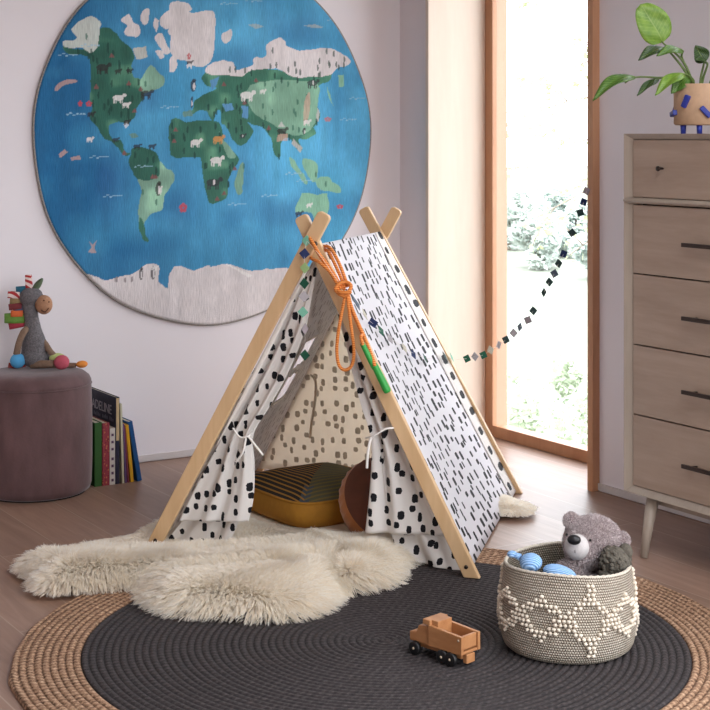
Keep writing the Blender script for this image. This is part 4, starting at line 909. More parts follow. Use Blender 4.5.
    limb('leg', [P(32, 360, .03), P(42, 360, .05), P(54, 359.5, .06)], [.016, .014, .0135], brn, P(61.5, 358, .065), (.028, .026, .026), plain('pink_hoof', S(186, 82, 98), .9, .06, 90, .3, 300), 'pink hoof')
    limb('leg', [P(40, 360), P(58, 361), P(76, 361)], [.012, .010, .009], brn, P(82, 360), (.022, .016, .013), plain('orange_hoof', S(222, 138, 60), .9, .06, 90, .3, 300), 'orange hoof')
    bm = bmesh.new(); tube(bm, [P(26, 361, .02), P(16, 362, .03), P(8.5, 361, .035)], [.006, .008, .010], 8, 14); o = obj('tail', bm, f('red_tail', S(150, 62, 56)), root)
donkey()

# ------------------------------------------------------------------ books beside the pouf
YB = 5.215
def book(label, x0, x1, h, d, mat, lean=0, pages=True, hard=True):
    """upright book, spine to the room (-y), covers facing +-x; lean tilts it to the left about its foot"""
    t = x1-x0; root = thing('book', label, 'book', ((x0+x1)/2, YB+d/2, 0), 'picture books beside the pouf')
    ax, az = V((math.cos(lean), 0, math.sin(lean))), V((-math.sin(lean), 0, math.cos(lean))); o = V((x0, YB, .0005))
    if lean: pass
    c = min(.0022, t*.18); bm = bmesh.new(); ey = V((0, 1, 0))
    obox(bm, o, ax, ey, az, (0, 0, 0), (c, d, h)); obox(bm, o, ax, ey, az, (t-c, 0, 0), (t, d, h)); obox(bm, o, ax, ey, az, (c, 0, 0), (t-c, c, h))
    obj('cover', bm, mat, root, False)
    bm = bmesh.new(); obox(bm, o, ax, ey, az, (c, c, .003), (t-c, d-.003, h-.003)); obj('pages', bm, PAPER, root, False)
    return root, o, ax, az
PAPER = plain('book_pages', S(222, 212, 190), .9, .05, 200)
cv = lambda n, c: plain(n, c, .55, .05, 40)
def speckle(name, base, a, b, scale):
    g = G(name); c = g.coord(); n = g.t.nodes.new('ShaderNodeTexVoronoi'); g.t.links.new(g.mapping(c, (1, 1, .7)), n.inputs['Vector']); n.inputs['Scale'].default_value = scale
    m = g.math('LESS_THAN', n.outputs['Distance'], .32)
    return g.end(g.bsdf(g.mix(m, base, g.mix(g.math('GREATER_THAN', g.n('SeparateColor', {0: n.outputs['Color']}), .5), a, b)), .6))
book('dark green book standing upright, the one nearest the pouf', 2.107, 2.134, .232, .22, cv('green_cover', S(46, 92, 36)))
book('red patterned book between the green and the white spines', 2.137, 2.164, .228, .2, speckle('red_cover', S(150, 54, 66), S(196, 120, 80), S(122, 34, 48), 120))
SPM = cv('spine_print', S(92, 62, 88))
WB = book('white spine book with small dark marks, right of the red one', 2.1655, 2.186, .207, .19, cv('white_cover', S(212, 206, 198)))
for k in range(7):
    bm = bmesh.new(); obox(bm, (2.1655, YB-.0006, 0), (1, 0, 0), (0, 1, 0), (0, 0, 1), (.006, 0, .012+k*.026+(.01 if k > 3 else 0)), (.015, .0008, .012+k*.026+(.010 if k < 4 else .019)))
    obj('spine_mark', bm, SPM, WB[0], False)
TB = book('tall dark navy picture book standing behind the white spine, title on its cover', 2.188, 2.203, .318, .285, cv('navy_cover', S(36, 36, 58)))
def text(body, size, loc, mat, parent, name):
    cu = bpy.data.curves.new('t', 'FONT'); cu.body = body; cu.size = size; cu.extrude = .0004; cu.align_x = 'LEFT'
    t = bpy.data.objects.new('t', cu); COL.objects.link(t); dg = bpy.context.evaluated_depsgraph_get(); me = bpy.data.meshes.new_from_object(t.evaluated_get(dg)); bpy.data.objects.remove(t)
    me.transform(Matrix.Translation(V(loc)-wl(parent)) @ basis((0, -1, 0), (0, 0, 1), (-1, 0, 0)).to_4x4()); me.materials.clear(); me.materials.append(mat)
    o = bpy.data.objects.new(name, me); COL.objects.link(o); o.parent = parent
tx = cv('cover_lettering', S(176, 172, 180)); tcov = [c for c in TB[0].children if c.name.startswith('cover')][0]
text('MADELINE', .049, (2.1878, YB+.268, .250), tx, tcov, 'title')
bm = bmesh.new()
for k in range(14):
    if k in (3, 8): continue
    obox(bm, (2.1876, YB, 0), (0, 1, 0), (1, 0, 0), (0, 0, 1), (.02+k*.014, -.0003, .226), (.028+k*.014, .0004, .236+.003*(k % 3)))
obj('subtitle', bm, cv('dim_lettering', S(112, 110, 124)), tcov, False)
g = cv('spine_cream', S(206, 182, 140)); bm = bmesh.new(); obox(bm, (2.1885, YB-.0008, .16), (1, 0, 0), (0, 1, 0), (0, 0, 1), (.002, 0, 0), (.0135, .0012, .155)); obj('spine_band', bm, g, TB[0], False)
book('slim cream book leaning on the tall navy one', 2.2145, 2.2225, .292, .24, cv('cream_cover', S(206, 202, 172)), .032)
book('slim purple book leaning behind the yellow one', 2.2265, 2.233, .218, .2, cv('purple_cover', S(104, 74, 118)), .05)
book('slim red-edged book between the purple and the yellow', 2.237, 2.2415, .205, .2, cv('wine_cover', S(134, 58, 72)), .068)
book('yellow book leaning to the left', 2.2487, 2.2605, .212, .2, cv('yellow_cover', S(226, 170, 32)), .10)
book('blue book leaning to the left, outermost of the row', 2.2758, 2.2925, .226, .21, cv('blue_cover', S(22, 84, 146)), .17)

# ------------------------------------------------------------------ dresser
DX, DY0, DY1 = 3.19, 2.655, 3.58
def dresser():
    root = thing('dresser', 'tall grey-washed wooden dresser with dark handles by the window', 'dresser', (DX+.21, (DY0+DY1)/2, 0))
    wa, wb = S(150, 128, 110), S(172, 150, 132)
    front = wood('grey_oak_front', wa, wb, .5, 'Y', 5, 9); fr = wood('grey_oak_frame', S(152, 138, 124), S(170, 156, 141), .5, 'Z', 5, 9)
    D1 = 3.618; zb, zt = .180, 1.285; i0, i1 = DY0+.029, DY1-.029; bz, tz = .201, 1.268
    bm = bmesh.new()
    box(bm, (DX+.022, DY0, zb), (D1, DY1, zb+.02)); box(bm, (DX+.022, DY0, zt-.02), (D1, DY1, zt)); box(bm, (DX+.022, DY0, zb+.02), (D1, DY0+.02, zt-.02)); box(bm, (DX+.022, DY1-.02, zb+.02), (D1, DY1, zt-.02)); box(bm, (D1-.01, DY0+.02, zb+.02), (D1, DY1-.02, zt-.02))
    # mitred bevelled front frame
    O = [(DY0, zb), (DY1, zb), (DY1, zt), (DY0, zt)]; I = [(i0, bz), (i1, bz), (i1, tz), (i0, tz)]
    for k in range(4):
        m = (k+1) % 4
        a = [(DX-.002, *O[k]), (DX-.002, *O[m]), (DX+.012, *I[m]), (DX+.012, *I[k])]; b = [(DX+.03, p[1], p[2]) for p in a]
        va = [bm.verts.new(p) for p in a]; vb = [bm.verts.new(p) for p in b]
        bm.faces.new(va); bm.faces.new(vb[::-1])
        for q in range(4): bm.faces.new((va[q], vb[q], vb[(q+1) % 4], va[(q+1) % 4]))
    bmesh.ops.recalc_face_normals(bm, faces=bm.faces); obj('body', bm, fr, root, False)
    bm = bmesh.new(); box(bm, (DX+.05, i0, bz), (DX+.06, i1, tz)); obj('gap_shade_panel', bm, plain('gap_shade', S(40, 32, 26), .9), root, False)  # dark sheet added behind the drawers: shade of the gaps as colour
    bm = bmesh.new(); n = 10; pr = [(DX+.03, 1.070)]+[(DX+.004-.012*math.sin(PI*k/n)*.9, 1.0705+.018*k/n) for k in range(n+1)]+[(DX+.03, 1.0885)]
    prism(bm, [(p[0], p[1]) for p in pr], (0, i0-.028, 0), (1, 0, 0), (0, 0, 1), (0, 1, 0), i1-i0+.056); bmesh.ops.recalc_face_normals(bm, faces=bm.faces); obj('rail', bm, fr, root, True, .0008)
    brz = plain('dark_bronze', S(58, 46, 40), .4, .05, 50, Metallic=.7)
    zs = [bz, .4215, .6365, .8545, 1.068]; g_ = .0022
    for a, b in [(zs[k], zs[k+1]) for k in range(4)]:
        bm = bmesh.new(); box(bm, (DX+.008, i0+g_, a+g_), (DX+.028, i1-g_, b-g_)); d = obj('drawer', bm, front, root, True, .0012)
        bm = bmesh.new(); z = a+(b-a)*.485; y0, y1 = (DY0+DY1)/2-.192, (DY0+DY1)/2+.192
        box(bm, (DX-.022, y0, z-.006), (DX-.014, y1, z+.006)); box(bm, (DX-.016, y0+.03, z-.004), (DX+.009, y0+.038, z+.004)); box(bm, (DX-.016, y1-.038, z-.004), (DX+.009, y1-.03, z+.004))
        obj('handle', bm, brz, d, False, .001)['label'] = 'dark bronze bar handle'
    for y0, y1 in (((DY0+DY1)/2+.001, i1-g_), (i0+g_, (DY0+DY1)/2-.001)):
        bm = bmesh.new(); box(bm, (DX+.008, y0, 1.0905), (DX+.028, y1, tz-g_)); d = obj('drawer', bm, front, root, True, .0012)
        ky = 3.418 if y0 > 3.1 else DY0+DY1-3.418
        bm = bmesh.new(); tube(bm, [(DX+.009, ky, 1.180), (DX-.004, ky, 1.180), (DX-.010, ky, 1.180), (DX-.014, ky, 1.180)], [.004, .004, .0085, .0075], 16); obj('knob', bm, brz, d)
    for x, y, sx, sy in ((DX+.036, DY1-.092, -1, -.6), (DX+.036, DY0+.092, -1, .6), (D1-.06, DY1-.092, 1, -.6), (D1-.06, DY0+.092, 1, .6)):
        bm = bmesh.new(); tube(bm, [(x, y, zb), (x+sx*.027, y+sy*.012, .1), (x+sx*.054, y+sy*.026, 0)], [.0205, .0165, .0115], 20); obj('leg', bm, fr, root)
    bm = bmesh.new(); box(bm, (DX+.05, DY0+.1, zb-.03), (DX+.07, DY1-.1, zb)); box(bm, (D1-.07, DY0+.1, zb-.03), (D1-.05, DY1-.1, zb)); obj('apron', bm, fr, root, False)
dresser()

# ------------------------------------------------------------------ plant on the dresser
PT = V((3.3705, 3.427, 1.285)); 
def potted_plant():
    root = thing('potted_plant', 'broad-leaved green plant in a tan pot with blue pegs on the dresser', 'plant', PT)
    clay = plain('tan_ceramic', S(196, 160, 128), .7, .06, 60, .1, 200); blu = plain('cobalt_glaze', S(38, 54, 148), .4, .05)
    z0, z1, r = .026, .152, .087
    bm = bmesh.new(); lathe(bm, [(0, z0), (r-.006, z0), (r, z0+.005), (r, z1-.003), (r-.002, z1), (r-.006, z1), (r-.007, z1-.004), (r-.007, z0+.02), (0, z0+.02)], PT, 48); pot = obj('pot', bm, clay, root)
    cr = V((math.cos(TH), -math.sin(TH), 0)); fw = V((math.sin(TH), math.cos(TH), 0))
    def at(a, z, rr=r): return PT+(cr*math.sin(a)-fw*math.cos(a))*rr+V((0, 0, z)), (cr*math.sin(a)-fw*math.cos(a))
    for a, z, tilt in ((-.80, .098, .45), (-.12, .066, -.75), (-1.5, .062, 1.4), (.55, .1, .3), (1.1, .05, -.5), (2.2, .09, .6), (-2.3, .08, -.6)):
        p, n = at(a, z, r+.002); tx_ = V((0, 0, 1)).cross(n).normalized(); ax = V((0, 0, 1))*math.cos(tilt)+tx_*math.sin(tilt); bm = bmesh.new()
        sd = n.cross(ax); obox(bm, p, ax, sd, n, (-.02, -.008, -.006), (.02, .008, .009)); obj('peg', bm, blu, pot, True, .003)['label'] = 'blue ceramic peg'
    for a in (-1.25, -.36, 1.0, 2.3):
        p, n = at(a, 0, r-.02); bm = bmesh.new(); tube(bm, [p+V((0, 0, .028)), p+V((0, 0, 0))], [.0095, .008], 12); obj('foot', bm, blu, pot)['label'] = 'blue ceramic foot'
    bm = bmesh.new(); lathe(bm, [(0, .138), (r-.0072, .136)], PT, 32); obj('soil', bm, plain('potting_soil', S(52, 40, 32), 1, .3, 200, .8, 200), root)
    def lm(name, a, b, back):
        g = G(name); uv = g.n('TexCoord', out='UV'); sx = g.n('SeparateXYZ', {0: uv}).node; s, t = sx.outputs[0], sx.outputs[1]
        o = g.math('ABSOLUTE', g.math('SUBTRACT', s, .5)); vein = g.math('LESS_THAN', g.math('FRACT', g.math('MULTIPLY', g.math('SUBTRACT', t, g.math('MULTIPLY', o, .5)), 11)), .10); midr = g.math('LESS_THAN', o, .018)
        n = g.noise(uv, 5, 3); col = g.ramp(n, [(.3, a), (.7, b)]); col = g.mix(g.math('MULTIPLY', g.math('MAXIMUM', vein, midr), .55), col, S(176, 200, 110))
        return g.end(g.n('MixShader', {0: .25, 1: g.bsdf(col, .35, g.bump(g.math('SUBTRACT', 0, vein), .2, .004)), 2: g.n('BsdfTranslucent', {'Color': col})}))
    bright = lm('bright_leaf', S(104, 148, 44), S(150, 186, 76), 0); dark = lm('dark_leaf', S(34, 62, 32), S(62, 92, 46), 0); mid_ = lm('green_leaf', S(60, 104, 36), S(104, 144, 58), 0)
    stemm = plain('plant_stem', S(96, 116, 56), .5, .1, 60)
    def Q(x, y, d=0): # across and up from the pot's rim centre, d nearer the room
        px = 4.72/Fp
        return PT+cr*((x-704.5)*px)+V((0, 0, (132.6-y)*px))-fw*d
    def leaf(base, tip, w, up, mat, droop=.0, fold=.25, stem=None, round_=.8, ex=.75):
        a, b, up = V(base), V(tip), V(up); d = b-a; L = d.length; sd = d.cross(up).normalized(); n = sd.cross(d).normalized()
        def fn(s, t):
            q = (s-.5)*2; wd = w*(max(0, math.sin(PI*t**round_))**ex if 0 < t < 1 else 0)*(1-.25*t)
            return a+d*t+n*(-droop*L*math.sin(PI*t)*-1+abs(q)*wd*fold+.003*math.sin(8*t+3*q))+sd*(q*wd)
        bm = bmesh.new(); grid(bm, fn, 10, 20, lambda s, t: (s, t)); o = obj('leaf', bm, mat, root); solid(o, .0008)
        if stem:
            bm = bmesh.new(); tube(bm, [stem[0]]+list(stem[1:])+[a, a+d*.25], [.0045, .0038, .003, .0022], 8, 20); obj('stem', bm, stemm, root)
    c = lambda x=0: Q(700+x, 90)
    leaf(Q(665, 42), Q(643, 4), .060, -fw+V((0, 0, .1))+cr*.1, bright, .06, .10, (c(-2), Q(686, 62, .0), Q(672, 48)), .95, .42)
    leaf(Q(683, 51, .03), Q(655, 56, .06), .024, V((0, 0, .8))-fw*.7, mid_, .12, .2, (c(-4), Q(692, 75), Q(684, 57)), .8)
    leaf(Q(668, 48, -.01), Q(639, 60, .03), .026, V((0, 0, .7))-fw*.6, dark, .1, .25, (c(-6), Q(688, 72), Q(675, 55)))
    leaf(Q(638, 76.5), Q(593, 100, .05), .030, V((0, 0, .8))-fw*.6-cr*.2, mid_, .14, .3, (c(-5), Q(680, 78), Q(660, 77)))
    leaf(Q(661, 78, .0), Q(637, 95, .04), .016, V((0, 0, .8))-fw*.6, dark, .06, .3, (c(-7), Q(684, 80), Q(668, 77)))
    leaf(Q(684, 74, .04), Q(653, 95, .07), .026, V((0, 0, .8))-fw*.55, bright, .12, .25, (c(-6), Q(694, 80, .02)))
    leaf(Q(688, 76, .03), Q(670, 93, .05), .026, V((0, 0, .6))-fw*.6+cr*.2, mid_, .08, .25, (c(-4), Q(694, 82, .02)))
    leaf(Q(706, 62), Q(697, 45, .01), .030, -fw+V((0, 0, .3)), dark, .05, .2, (c(2), Q(703, 76))); leaf(Q(708, 64, .02), Q(694, 59, .04), .016, V((0, 0, .7))-fw*.6, dark, .08, .3, (c(3), Q(705, 78)))
    leaf(Q(722, 58), Q(745, 40, .02), .035, -fw+V((0, 0, .4)), mid_, .06, .2, (c(10), Q(715, 74))); leaf(Q(730, 72), Q(768, 84, .05), .03, V((0, 0, .8))-fw*.5, mid_, .1, .25, (c(12), Q(720, 80)))
potted_plant()

# ------------------------------------------------------------------ basket and toys
BKT = V((2.4464,2.9556,0.0232)); BKT.z = .0125
CR = V((math.cos(TH), -math.sin(TH), 0)); FW = V((math.sin(TH), math.cos(TH), 0))
def basket():
    root = thing('woven_basket', 'round cream woven basket with raised bobble diamonds on the rug', 'basket', BKT)
    def knit(name, a, b, c_):
        g = G(name); uv = g.n('TexCoord', out='UV'); sx = g.n('SeparateXYZ', {0: uv}).node
        sp = .0062; u = g.math('DIVIDE', sx.outputs[0], sp); v = g.math('DIVIDE', sx.outputs[1], sp)
        row = g.math('FLOOR', v); uu = g.math('MULTIPLY_ADD', row, .5, u)
        fx = g.math('ABSOLUTE', g.math('SUBTRACT', g.math('FRACT', uu), .5)); fy = g.math('ABSOLUTE', g.math('SUBTRACT', g.math('FRACT', v), .5))
        h = g.math('SUBTRACT', 1, g.math('MULTIPLY', g.math('ADD', g.math('MULTIPLY', fx, fx), g.math('MULTIPLY', fy, fy)), 3.4))
        nz = g.noise(g.mapping(uv, (260, 260, 1)), 1, 3); n2 = g.noise(g.mapping(uv, (28, 60, 1)), 1, 3)
        f = g.math('ADD', g.math('MULTIPLY', h, .6), g.math('MULTIPLY_ADD', g.math('SUBTRACT', nz, .5), .5, g.math('MULTIPLY', g.math('SUBTRACT', n2, .5), .5)))
        return g.end(g.bsdf(g.ramp(f, [(.1, a), (.38, b), (.6, c_)]), .95, g.bump(g.math('MULTIPLY_ADD', nz, .4, h), .8, .006)))
    ko = knit('oatmeal_knit', S(150, 136, 118), S(200, 187, 169), S(222, 211, 195)); ki = knit('oatmeal_knit_shaded', S(106, 94, 78), S(168, 156, 138), S(196, 184, 166))  # inner knit is a darker copy: shade inside put into its colour
    H = .208
    def rad(z):
        return float(np.interp(z, [0, .006, .02, .05, .09, .14, .18, H], [.148, .157, .164, .1685, .168, .1645, .160, .158]))
    wav = lambda a, z: 1+.008*math.sin(3*a+1)*(z/H)+.006*math.sin(5*a)
    def pt(a, z, dr=0): k = (rad(z)+dr)*wav(a, z); return BKT+CR*(k*math.sin(a))-FW*(k*math.cos(a))+V((0, 0, z+(.006*math.sin(2*a+2.2)*(z/H)**2)))
    bm = bmesh.new(); grid(bm, lambda s, t: pt((s-.5)*2*PI, t*H), 90, 24, lambda s, t: (s*2*PI*.165, t*H)); bmesh.ops.remove_doubles(bm, verts=bm.verts, dist=1e-5)
    lay = bm.loops.layers.uv.verify(); bot = [e for e in bm.edges if e.is_boundary and all(v.co.z < BKT.z+.003 for v in e.verts)]; bmesh.ops.contextual_create(bm, geom=bot)
    obj('body', bm, ko, root)
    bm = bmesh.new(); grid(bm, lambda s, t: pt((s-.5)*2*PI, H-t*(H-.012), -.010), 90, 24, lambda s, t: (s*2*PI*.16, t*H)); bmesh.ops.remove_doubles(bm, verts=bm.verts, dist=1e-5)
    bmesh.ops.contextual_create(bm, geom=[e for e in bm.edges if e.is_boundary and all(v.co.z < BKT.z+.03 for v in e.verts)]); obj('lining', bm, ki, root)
    bm = bmesh.new(); tube(bm, [pt(a, H-.001, -.005)+V((0, 0, .0006*math.sin(a*60))) for a in np.linspace(0, 2*PI, 180, endpoint=False)], [.0048+.0006*math.sin(k*2.1) for k in range(180)], 8, closed=True); obj('rim', bm, plain('rim_wool', S(206, 196, 180), .95, .12, 200, .6, 300), root)
    # tufted diamonds
    bob = plain('cream_bobble', S(226, 214, 196), .95, .05, 120, .4, 300); bm = bmesh.new()
    sa, sz = .0106/.167, .0102; seen = set(); rr = random.Random(4)
    per = 10; cols = int(2*PI/sa); cols -= cols % per; sa = 2*PI/cols; off = -8
    def put(i, j):
        if (i % cols, j) in seen: return
        seen.add((i % cols, j)); z = .108+j*sz
        if not .022 < z < .196: return
        p = pt((i+.5*(j % 2)*.6+off)*sa+.02, z, .002+rr.uniform(0, .002)); ball(bm, p, (.0055*rr.uniform(.85, 1.1), .0055*rr.uniform(.85, 1.1), .0046), 8)
    for q in range(cols//per):
        c0 = q*per; up = 6 if q % 2 else 5
        for k in range(-5, 6):
            pass
        # zigzag band of diamonds: knots at the sides, points above and below
        for k in range(0, per//2+1):
            for sgn in (-1, 1):
                top = int(round(up-1-k*(up-1)/(per/2)*1.0))
                for m in (0, 1):
                    put(c0+sgn*k, top-m+1 if k else top+m); put(c0+sgn*k, -(top-m+1) if k else -(top+m))
        for k in (-1, 0, 1):
            put(c0+k, up-2); put(c0+k, -(up-2))
        if q % 2:
            for j in (up+1, up+2, up): put(c0, j); put(c0+1, j); put(c0, -j); put(c0+1, -j)
        for k in (-2, -1, 0, 1, 2): put(c0+per//2+k, 0); put(c0+per//2+k, 1 if k % 2 else -1)
    o = obj('bobble_pattern', bm, bob, root); o['label'] = 'raised cream bobbles in a diamond zigzag'
basket()
def bear():
    g = G('mauve_grey_plush'); c = g.coord(); n = g.noise(c, 150, 4, .7); n2 = g.noise(c, 12, 3)
    plush = g.end(g.bsdf(g.ramp(g.math('MULTIPLY_ADD', n2, .4, g.math('MULTIPLY', n, .6)), [(.3, S(142, 127, 126)), (.7, S(190, 175, 173))]), .95, g.bump(n, .8, .006), Sheen_Weight=.3))
    Z0 = 3.86
    def P(x, y, d=0): 
        px = Z0/Fp; b = V((2.5335,2.9723,0.226)); return b+CR*((x-590)*px)+V((0, 0, (552-y)*px))-(FW+CR*.154-V((0, 0, .274)))*d
    root = thing('teddy_bear', 'mauve-grey plush bear with pale muzzle peeking out of the basket', 'soft toy', (P(590, 600).x, P(590, 600).y, .03))
    bm = bmesh.new()
    ball(bm, P(593, 542.5), (.069, .064, .062), 28, basis(CR, FW, V((0, 0, 1)))); ball(bm, P(584, 547, .03), (.045, .04, .045), 20); ball(bm, P(597, 552, .02), (.042, .04, .036), 20)
    tube(bm, [P(586, 572, .01), P(584, 590, .01), P(584, 618, .0), P(584, 630, 0)], [.05, .062, .066, .05], 20, 16)
    ball(bm, P(571, 572, .04), (.036, .034, .028), 16)
    tube(bm, [P(566, 576, .03), P(560, 590, .06)], [.026, .022], 12, 6)
    o = obj('body', bm, plush, root); remesh(o, .005, 5); apply_mods(o)
    ears = []
    for e, r_ in ((P(571.5, 520.5, .01), .0185), (P(621.5, 540, .012), .0185)):
        bm = bmesh.new(); nrm = (-FW+V((0, 0, .3))).normalized(); a = nrm.cross(V((0, 0, 1))).normalized(); b = nrm.cross(a)
        ball(bm, e, (r_, r_, .012), 18, basis(a, b, nrm)); q = obj('ear', bm, plush, root); ears.append(q)
        bm = bmesh.new(); ball(bm, e+nrm*.008, (r_*.62, r_*.62, .006), 14, basis(a, b, nrm)); obj('inner_ear', bm, plain('brown_inner_ear', S(112, 92, 92), .95, .1, 200, .4, 300), q)
    bm = bmesh.new(); nrm = (-FW-CR*.25+V((0, 0, .05))).normalized(); a = nrm.cross(V((0, 0, 1))).normalized(); b = nrm.cross(a); mc = P(577, 547, .062)
    ball(bm, mc, (.031, .032, .024), 24, basis(a, b, nrm)); mz = obj('muzzle', bm, plain('pale_muzzle_felt', S(192, 186, 183), .9, .04, 200, .3, 400), root); mz['label'] = 'pale grey muzzle'
    bm = bmesh.new(); ball(bm, P(574.5, 540, .083), (.0172, .0125, .0125), 20, basis(a, b, nrm)); o2 = obj('nose', bm, plain('black_nose', S(12, 11, 14), .45, .02), root); o2['label'] = 'black nose'
    bm = bmesh.new(); p = P(575, 552, .086); tube(bm, [P(575.3, 550, .085), P(575.5, 553, .086)], .0009, 6); obj('mouth', bm, plain('dark_thread', S(60, 50, 50), .9), mz)
    bm = bmesh.new(); ball(bm, P(590.3, 540.5, .070), .0034, 12); ball(bm, P(567, 535, .05), .0034, 12); obj('eyes', bm, plain('black_bead', S(10, 9, 10), .15, 0), root)
    # short plush fur
    def fur(o, k, L, par, keep=None):
        p, nn = mesh_samples(o, k)
        if keep is not None: m = keep(p); p, nn = p[m], nn[m]
        k = len(p); D = nn+rng.normal(0, .38, (k, 3)); D[:, 2] -= .15; D /= np.linalg.norm(D, axis=1)[:, None]; l = L*rng.uniform(.6, 1.2, (k, 1))
        g = G('plush_fur'); hi = g.n('HairInfo', out='Random'); col = g.ramp(hi, [(0, S(150, 134, 133)), (.5, S(192, 177, 176)), (1, S(222, 210, 209))])
        strands('fur', p-nn*.001, p+D*l, p+nn*l*.5, g.end(g.bsdf(col, .8, Sheen_Weight=.2)), par, .0006, .0003, 4)
    mcn = np.array(mc)
    fur(o, 28000, .0105, o, lambda p: (np.linalg.norm(p-mcn, axis=1) > .034) & (p[:, 2] > .12))
    for q in ears: fur(q, 1500, .006, q)
bear()
def knitted_toy():
    def P(x, y, d=0):
        px = 3.72/Fp; b = V((2.3378,2.9286,0.2351)); return b+CR*((x-540)*px)+V((0, 0, (564-y)*px))-FW*d
    g = G('blue_knit'); c = g.coord(); w = g.t.nodes.new('ShaderNodeTexWave'); g.t.links.new(c, w.inputs['Vector']); w.inputs['Scale'].default_value = 75; w.bands_direction = 'DIAGONAL'; w.inputs['Distortion'].default_value = .6
    m = g.end(g.bsdf(g.ramp(w.outputs['Fac'], [(.2, S(112, 156, 206)), (.8, S(164, 200, 238))]), .9, g.bump(w.outputs['Fac'], .5, .004)))
    root = thing('knitted_toy', 'light blue ribbed knitted toy lying at the basket rim', 'soft toy', P(545, 580))
    bm = bmesh.new(); ball(bm, P(531.5, 563.5, -.01), (.0275, .026, .0225), 24, basis(CR, FW, V((0, 0, 1)))); obj('head', bm, m, root)
    bm = bmesh.new(); d = (CR*.93+V((0, 0, -.30))-FW*.12).normalized(); u = d.cross(FW).normalized(); ball(bm, P(560, 573.5, .01), (.044, .028, .0225), 24, basis(d, d.cross(u), u)); obj('body', bm, m, root)
    bm = bmesh.new(); ball(bm, P(513.5, 557.5, -.03), (.013, .011, .0085), 14, basis(CR, FW, V((0, 0, 1)))); tube(bm, [P(515, 558, -.03), P(521, 559.5, -.02)], [.006, .009], 10); obj('tail', bm, m, root)
    return P
knitted_toy()
def striped_toy():
    def P(x, y, d=0):
        px = 3.75/Fp; b = V((2.4906,2.8695,0.1996)); return b+CR*((x-604)*px)+V((0, 0, (575-y)*px))-FW*d
    g = G('black_white_stripe'); c = g.coord(); w = g.t.nodes.new('ShaderNodeTexWave'); g.t.links.new(g.mapping(c, rot=(0, 0, -TH)), w.inputs['Vector']); w.inputs['Scale'].default_value = 38; w.bands_direction = 'X'
    m = g.end(g.bsdf(g.ramp(w.outputs['Fac'], [(.45, S(30, 28, 30)), (.55, S(206, 198, 192))]), .9))
    bm = bmesh.new(); tube(bm, [P(596, 592, .0), P(602, 582, .012), P(610, 579, .012), P(615, 590, 0)], [.012, .013, .013, .011], 14, 24)
    tag(obj('striped_toy', bm, m), 'small black and white striped toy tucked beside the bear', 'soft toy')
    bm = bmesh.new(); rr = random.Random(9); c = P(617, 566, -.03)
    ball(bm, c, (.040, .034, .040), 20, basis(CR, FW, V((0, 0, 1)))); ball(bm, P(628, 556, -.035), (.017, .02, .022), 14); tube(bm, [P(612, 575, -.02), P(606, 600, -.01)], [.03, .026], 12, 6)
    for _ in range(150):
        d = V((rr.gauss(0, 1), rr.gauss(0, 1), rr.gauss(0, 1))).normalized(); ball(bm, c+V((d.x*.039, d.y*.034, d.z*.039)), rr.uniform(.004, .0065), 6)
    tag(obj('woolly_lump', bm, plain('dark_curly_wool', S(92, 86, 76), .95, .25, 90, .8, 260)), 'dark grey-green woolly lump squeezed behind the bear under its ear', 'soft toy')  # dark curly lump built in beside the bear
striped_toy()

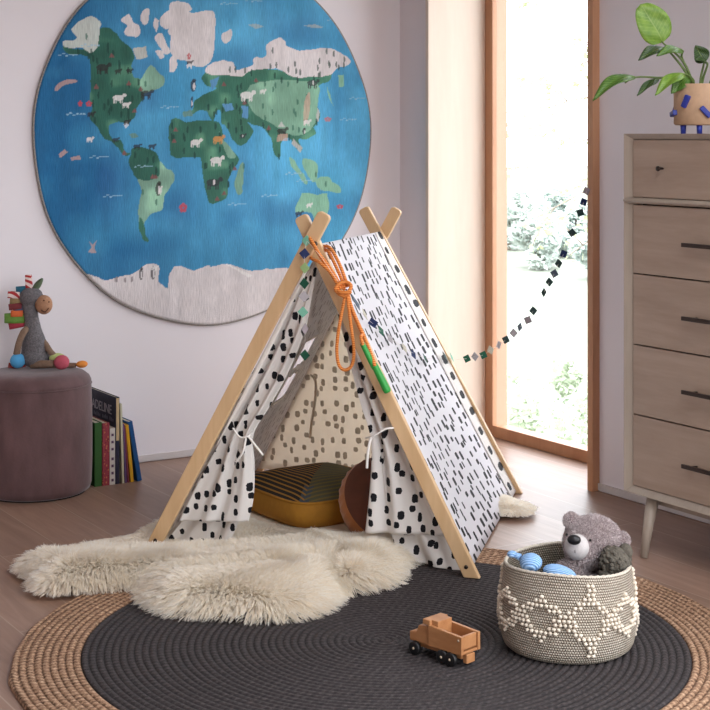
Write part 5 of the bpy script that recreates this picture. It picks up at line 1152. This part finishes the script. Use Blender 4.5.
# ------------------------------------------------------------------ wooden truck
def truck():
    f = V((-.235, .972, 0)); r = V((.972, .235, 0)); o = V((2.118, 2.948, .0125)); z = V((0, 0, 1))
    root = thing('toy_truck', 'wooden toy dump truck with black wheels on the charcoal rug', 'toy truck', o+f*.085+r*.033)
    wd = wood('beech', S(158, 104, 62), S(188, 134, 88), .5, 'Y', 8, 6); blk = plain('black_rubber', S(18, 17, 18), .5, .05); peg = plain('peg_wood', S(196, 176, 150), .5)
    B = lambda bm, lo, hi: obox(bm, o, f, r, z, lo, hi)
    bm = bmesh.new(); B(bm, (.012, .012, .018), (.165, .054, .030)); B(bm, (.0, .018, .008), (.012, .048, .030)); B(bm, (.062, .006, .018), (.085, .060, .028)); obj('chassis', bm, wd, root, False, .0015)
    # cab with bonnet
    bm = bmesh.new(); prism(bm, [(.103, .030), (.172, .030), (.172, .052), (.150, .056), (.142, .073), (.118, .076), (.103, .076)], o+r*.003, f, z, r, .060); bmesh.ops.recalc_face_normals(bm, faces=bm.faces); obj('cab', bm, wd, root, False, .0025)
    # tipper body: two sides, tailgate, headboard block, floor
    bed = bmesh.new(); B(bed, (.002, .004, .032), (.106, .062, .038)); bedo = obj('bed', bed, wd, root, False, .001)
    for y0 in (-.002, .059):
        bm = bmesh.new(); prism(bm, [(0, .032), (.106, .032), (.106, .082), (0, .075)], o+r*y0, f, z, r, .009); bmesh.ops.recalc_face_normals(bm, faces=bm.faces); obj('side_board', bm, wd, bedo, False, .0012)
    bm = bmesh.new(); B(bm, (.004, .0075, .042), (.012, .0585, .074)); obj('tailgate', bm, wd, bedo, False, .0015)
    bm = bmesh.new(); B(bm, (.082, .0075, .050), (.106, .0585, .093)); B(bm, (.102, .0, .080), (.126, .0665, .093)); obj('headboard', bm, wd, bedo, False, .002)
    bm = bmesh.new(); p = o+f*.010-r*.003+z*.066; tube(bm, [p, p+r*.003], .003, 10); obj('hinge_pin', bm, peg, bedo)
    for fx in (.033, .060, .150):
        for side in (0, 1):
            c = o+f*fx+z*.0165+r*(-.006 if side == 0 else .072); d = r*(1 if side == 0 else -1)
            bm = bmesh.new(); tube(bm, [c-d*.001, c, c+d*.010, c+d*.011], [.0135, .0165, .0165, .0135], 28); w = obj('wheel', bm, blk, root, True, .0)
            bm = bmesh.new(); tube(bm, [c-d*.0035, c-d*.001], [.0022, .0034], 12); obj('axle_peg', bm, peg, w)
truck()

# ------------------------------------------------------------------ light: daylight through the tall window and the added openings
w = bpy.data.worlds.new('sky'); SC.world = w; w.use_nodes = True
bg = w.node_tree.nodes['Background']; bg.inputs[0].default_value = (.95, .97, 1.03, 1); bg.inputs[1].default_value = 6.0
def portal(name, loc, rot, sx, sy):
    l = bpy.data.lights.new(name, 'AREA'); l.shape = 'RECTANGLE'; l.size = sx; l.size_y = sy; l.cycles.is_portal = True
    o = bpy.data.objects.new(name, l); COL.objects.link(o); o.location = loc; o.rotation_euler = rot
portal('window_portal', (GX+.10, (OP0+OP1)/2, OPZ/2), (0, PI/2, 0), OPZ, OP1-OP0)
portal('added_side_portal', (WR+.28, (N0+N1)/2, (NZ0+NZ1)/2), (0, PI/2, 0), NZ1-NZ0, N1-N0)
portal('added_strip_portal', (WR+.28, (N1+.15+OP0-.2)/2, (H0+H1)/2), (0, PI/2, 0), H1-H0, OP0-.35-N1)
portal('added_front_portal', (1.95, Y0-.18, 1.35), (PI/2, 0, 0), 3.1, 2.3)
portal('added_roof_portal', ((K0+K1)/2, (K2+K3)/2, ZC+.14), (0, 0, 0), K1-K0, K3-K2)
SC.view_settings.view_transform = 'Standard'; SC.view_settings.look = 'None'; SC.view_settings.gamma = 1; SC.view_settings.exposure = 0.18
SC.view_settings.use_curve_mapping = False
SC.cycles_curves.shape = 'THICK'
SC.cycles.max_bounces = 10; SC.cycles.diffuse_bounces = 6; SC.cycles.transparent_max_bounces = 12; SC.cycles.sample_clamp_indirect = 6
SC.cycles.use_denoising = True
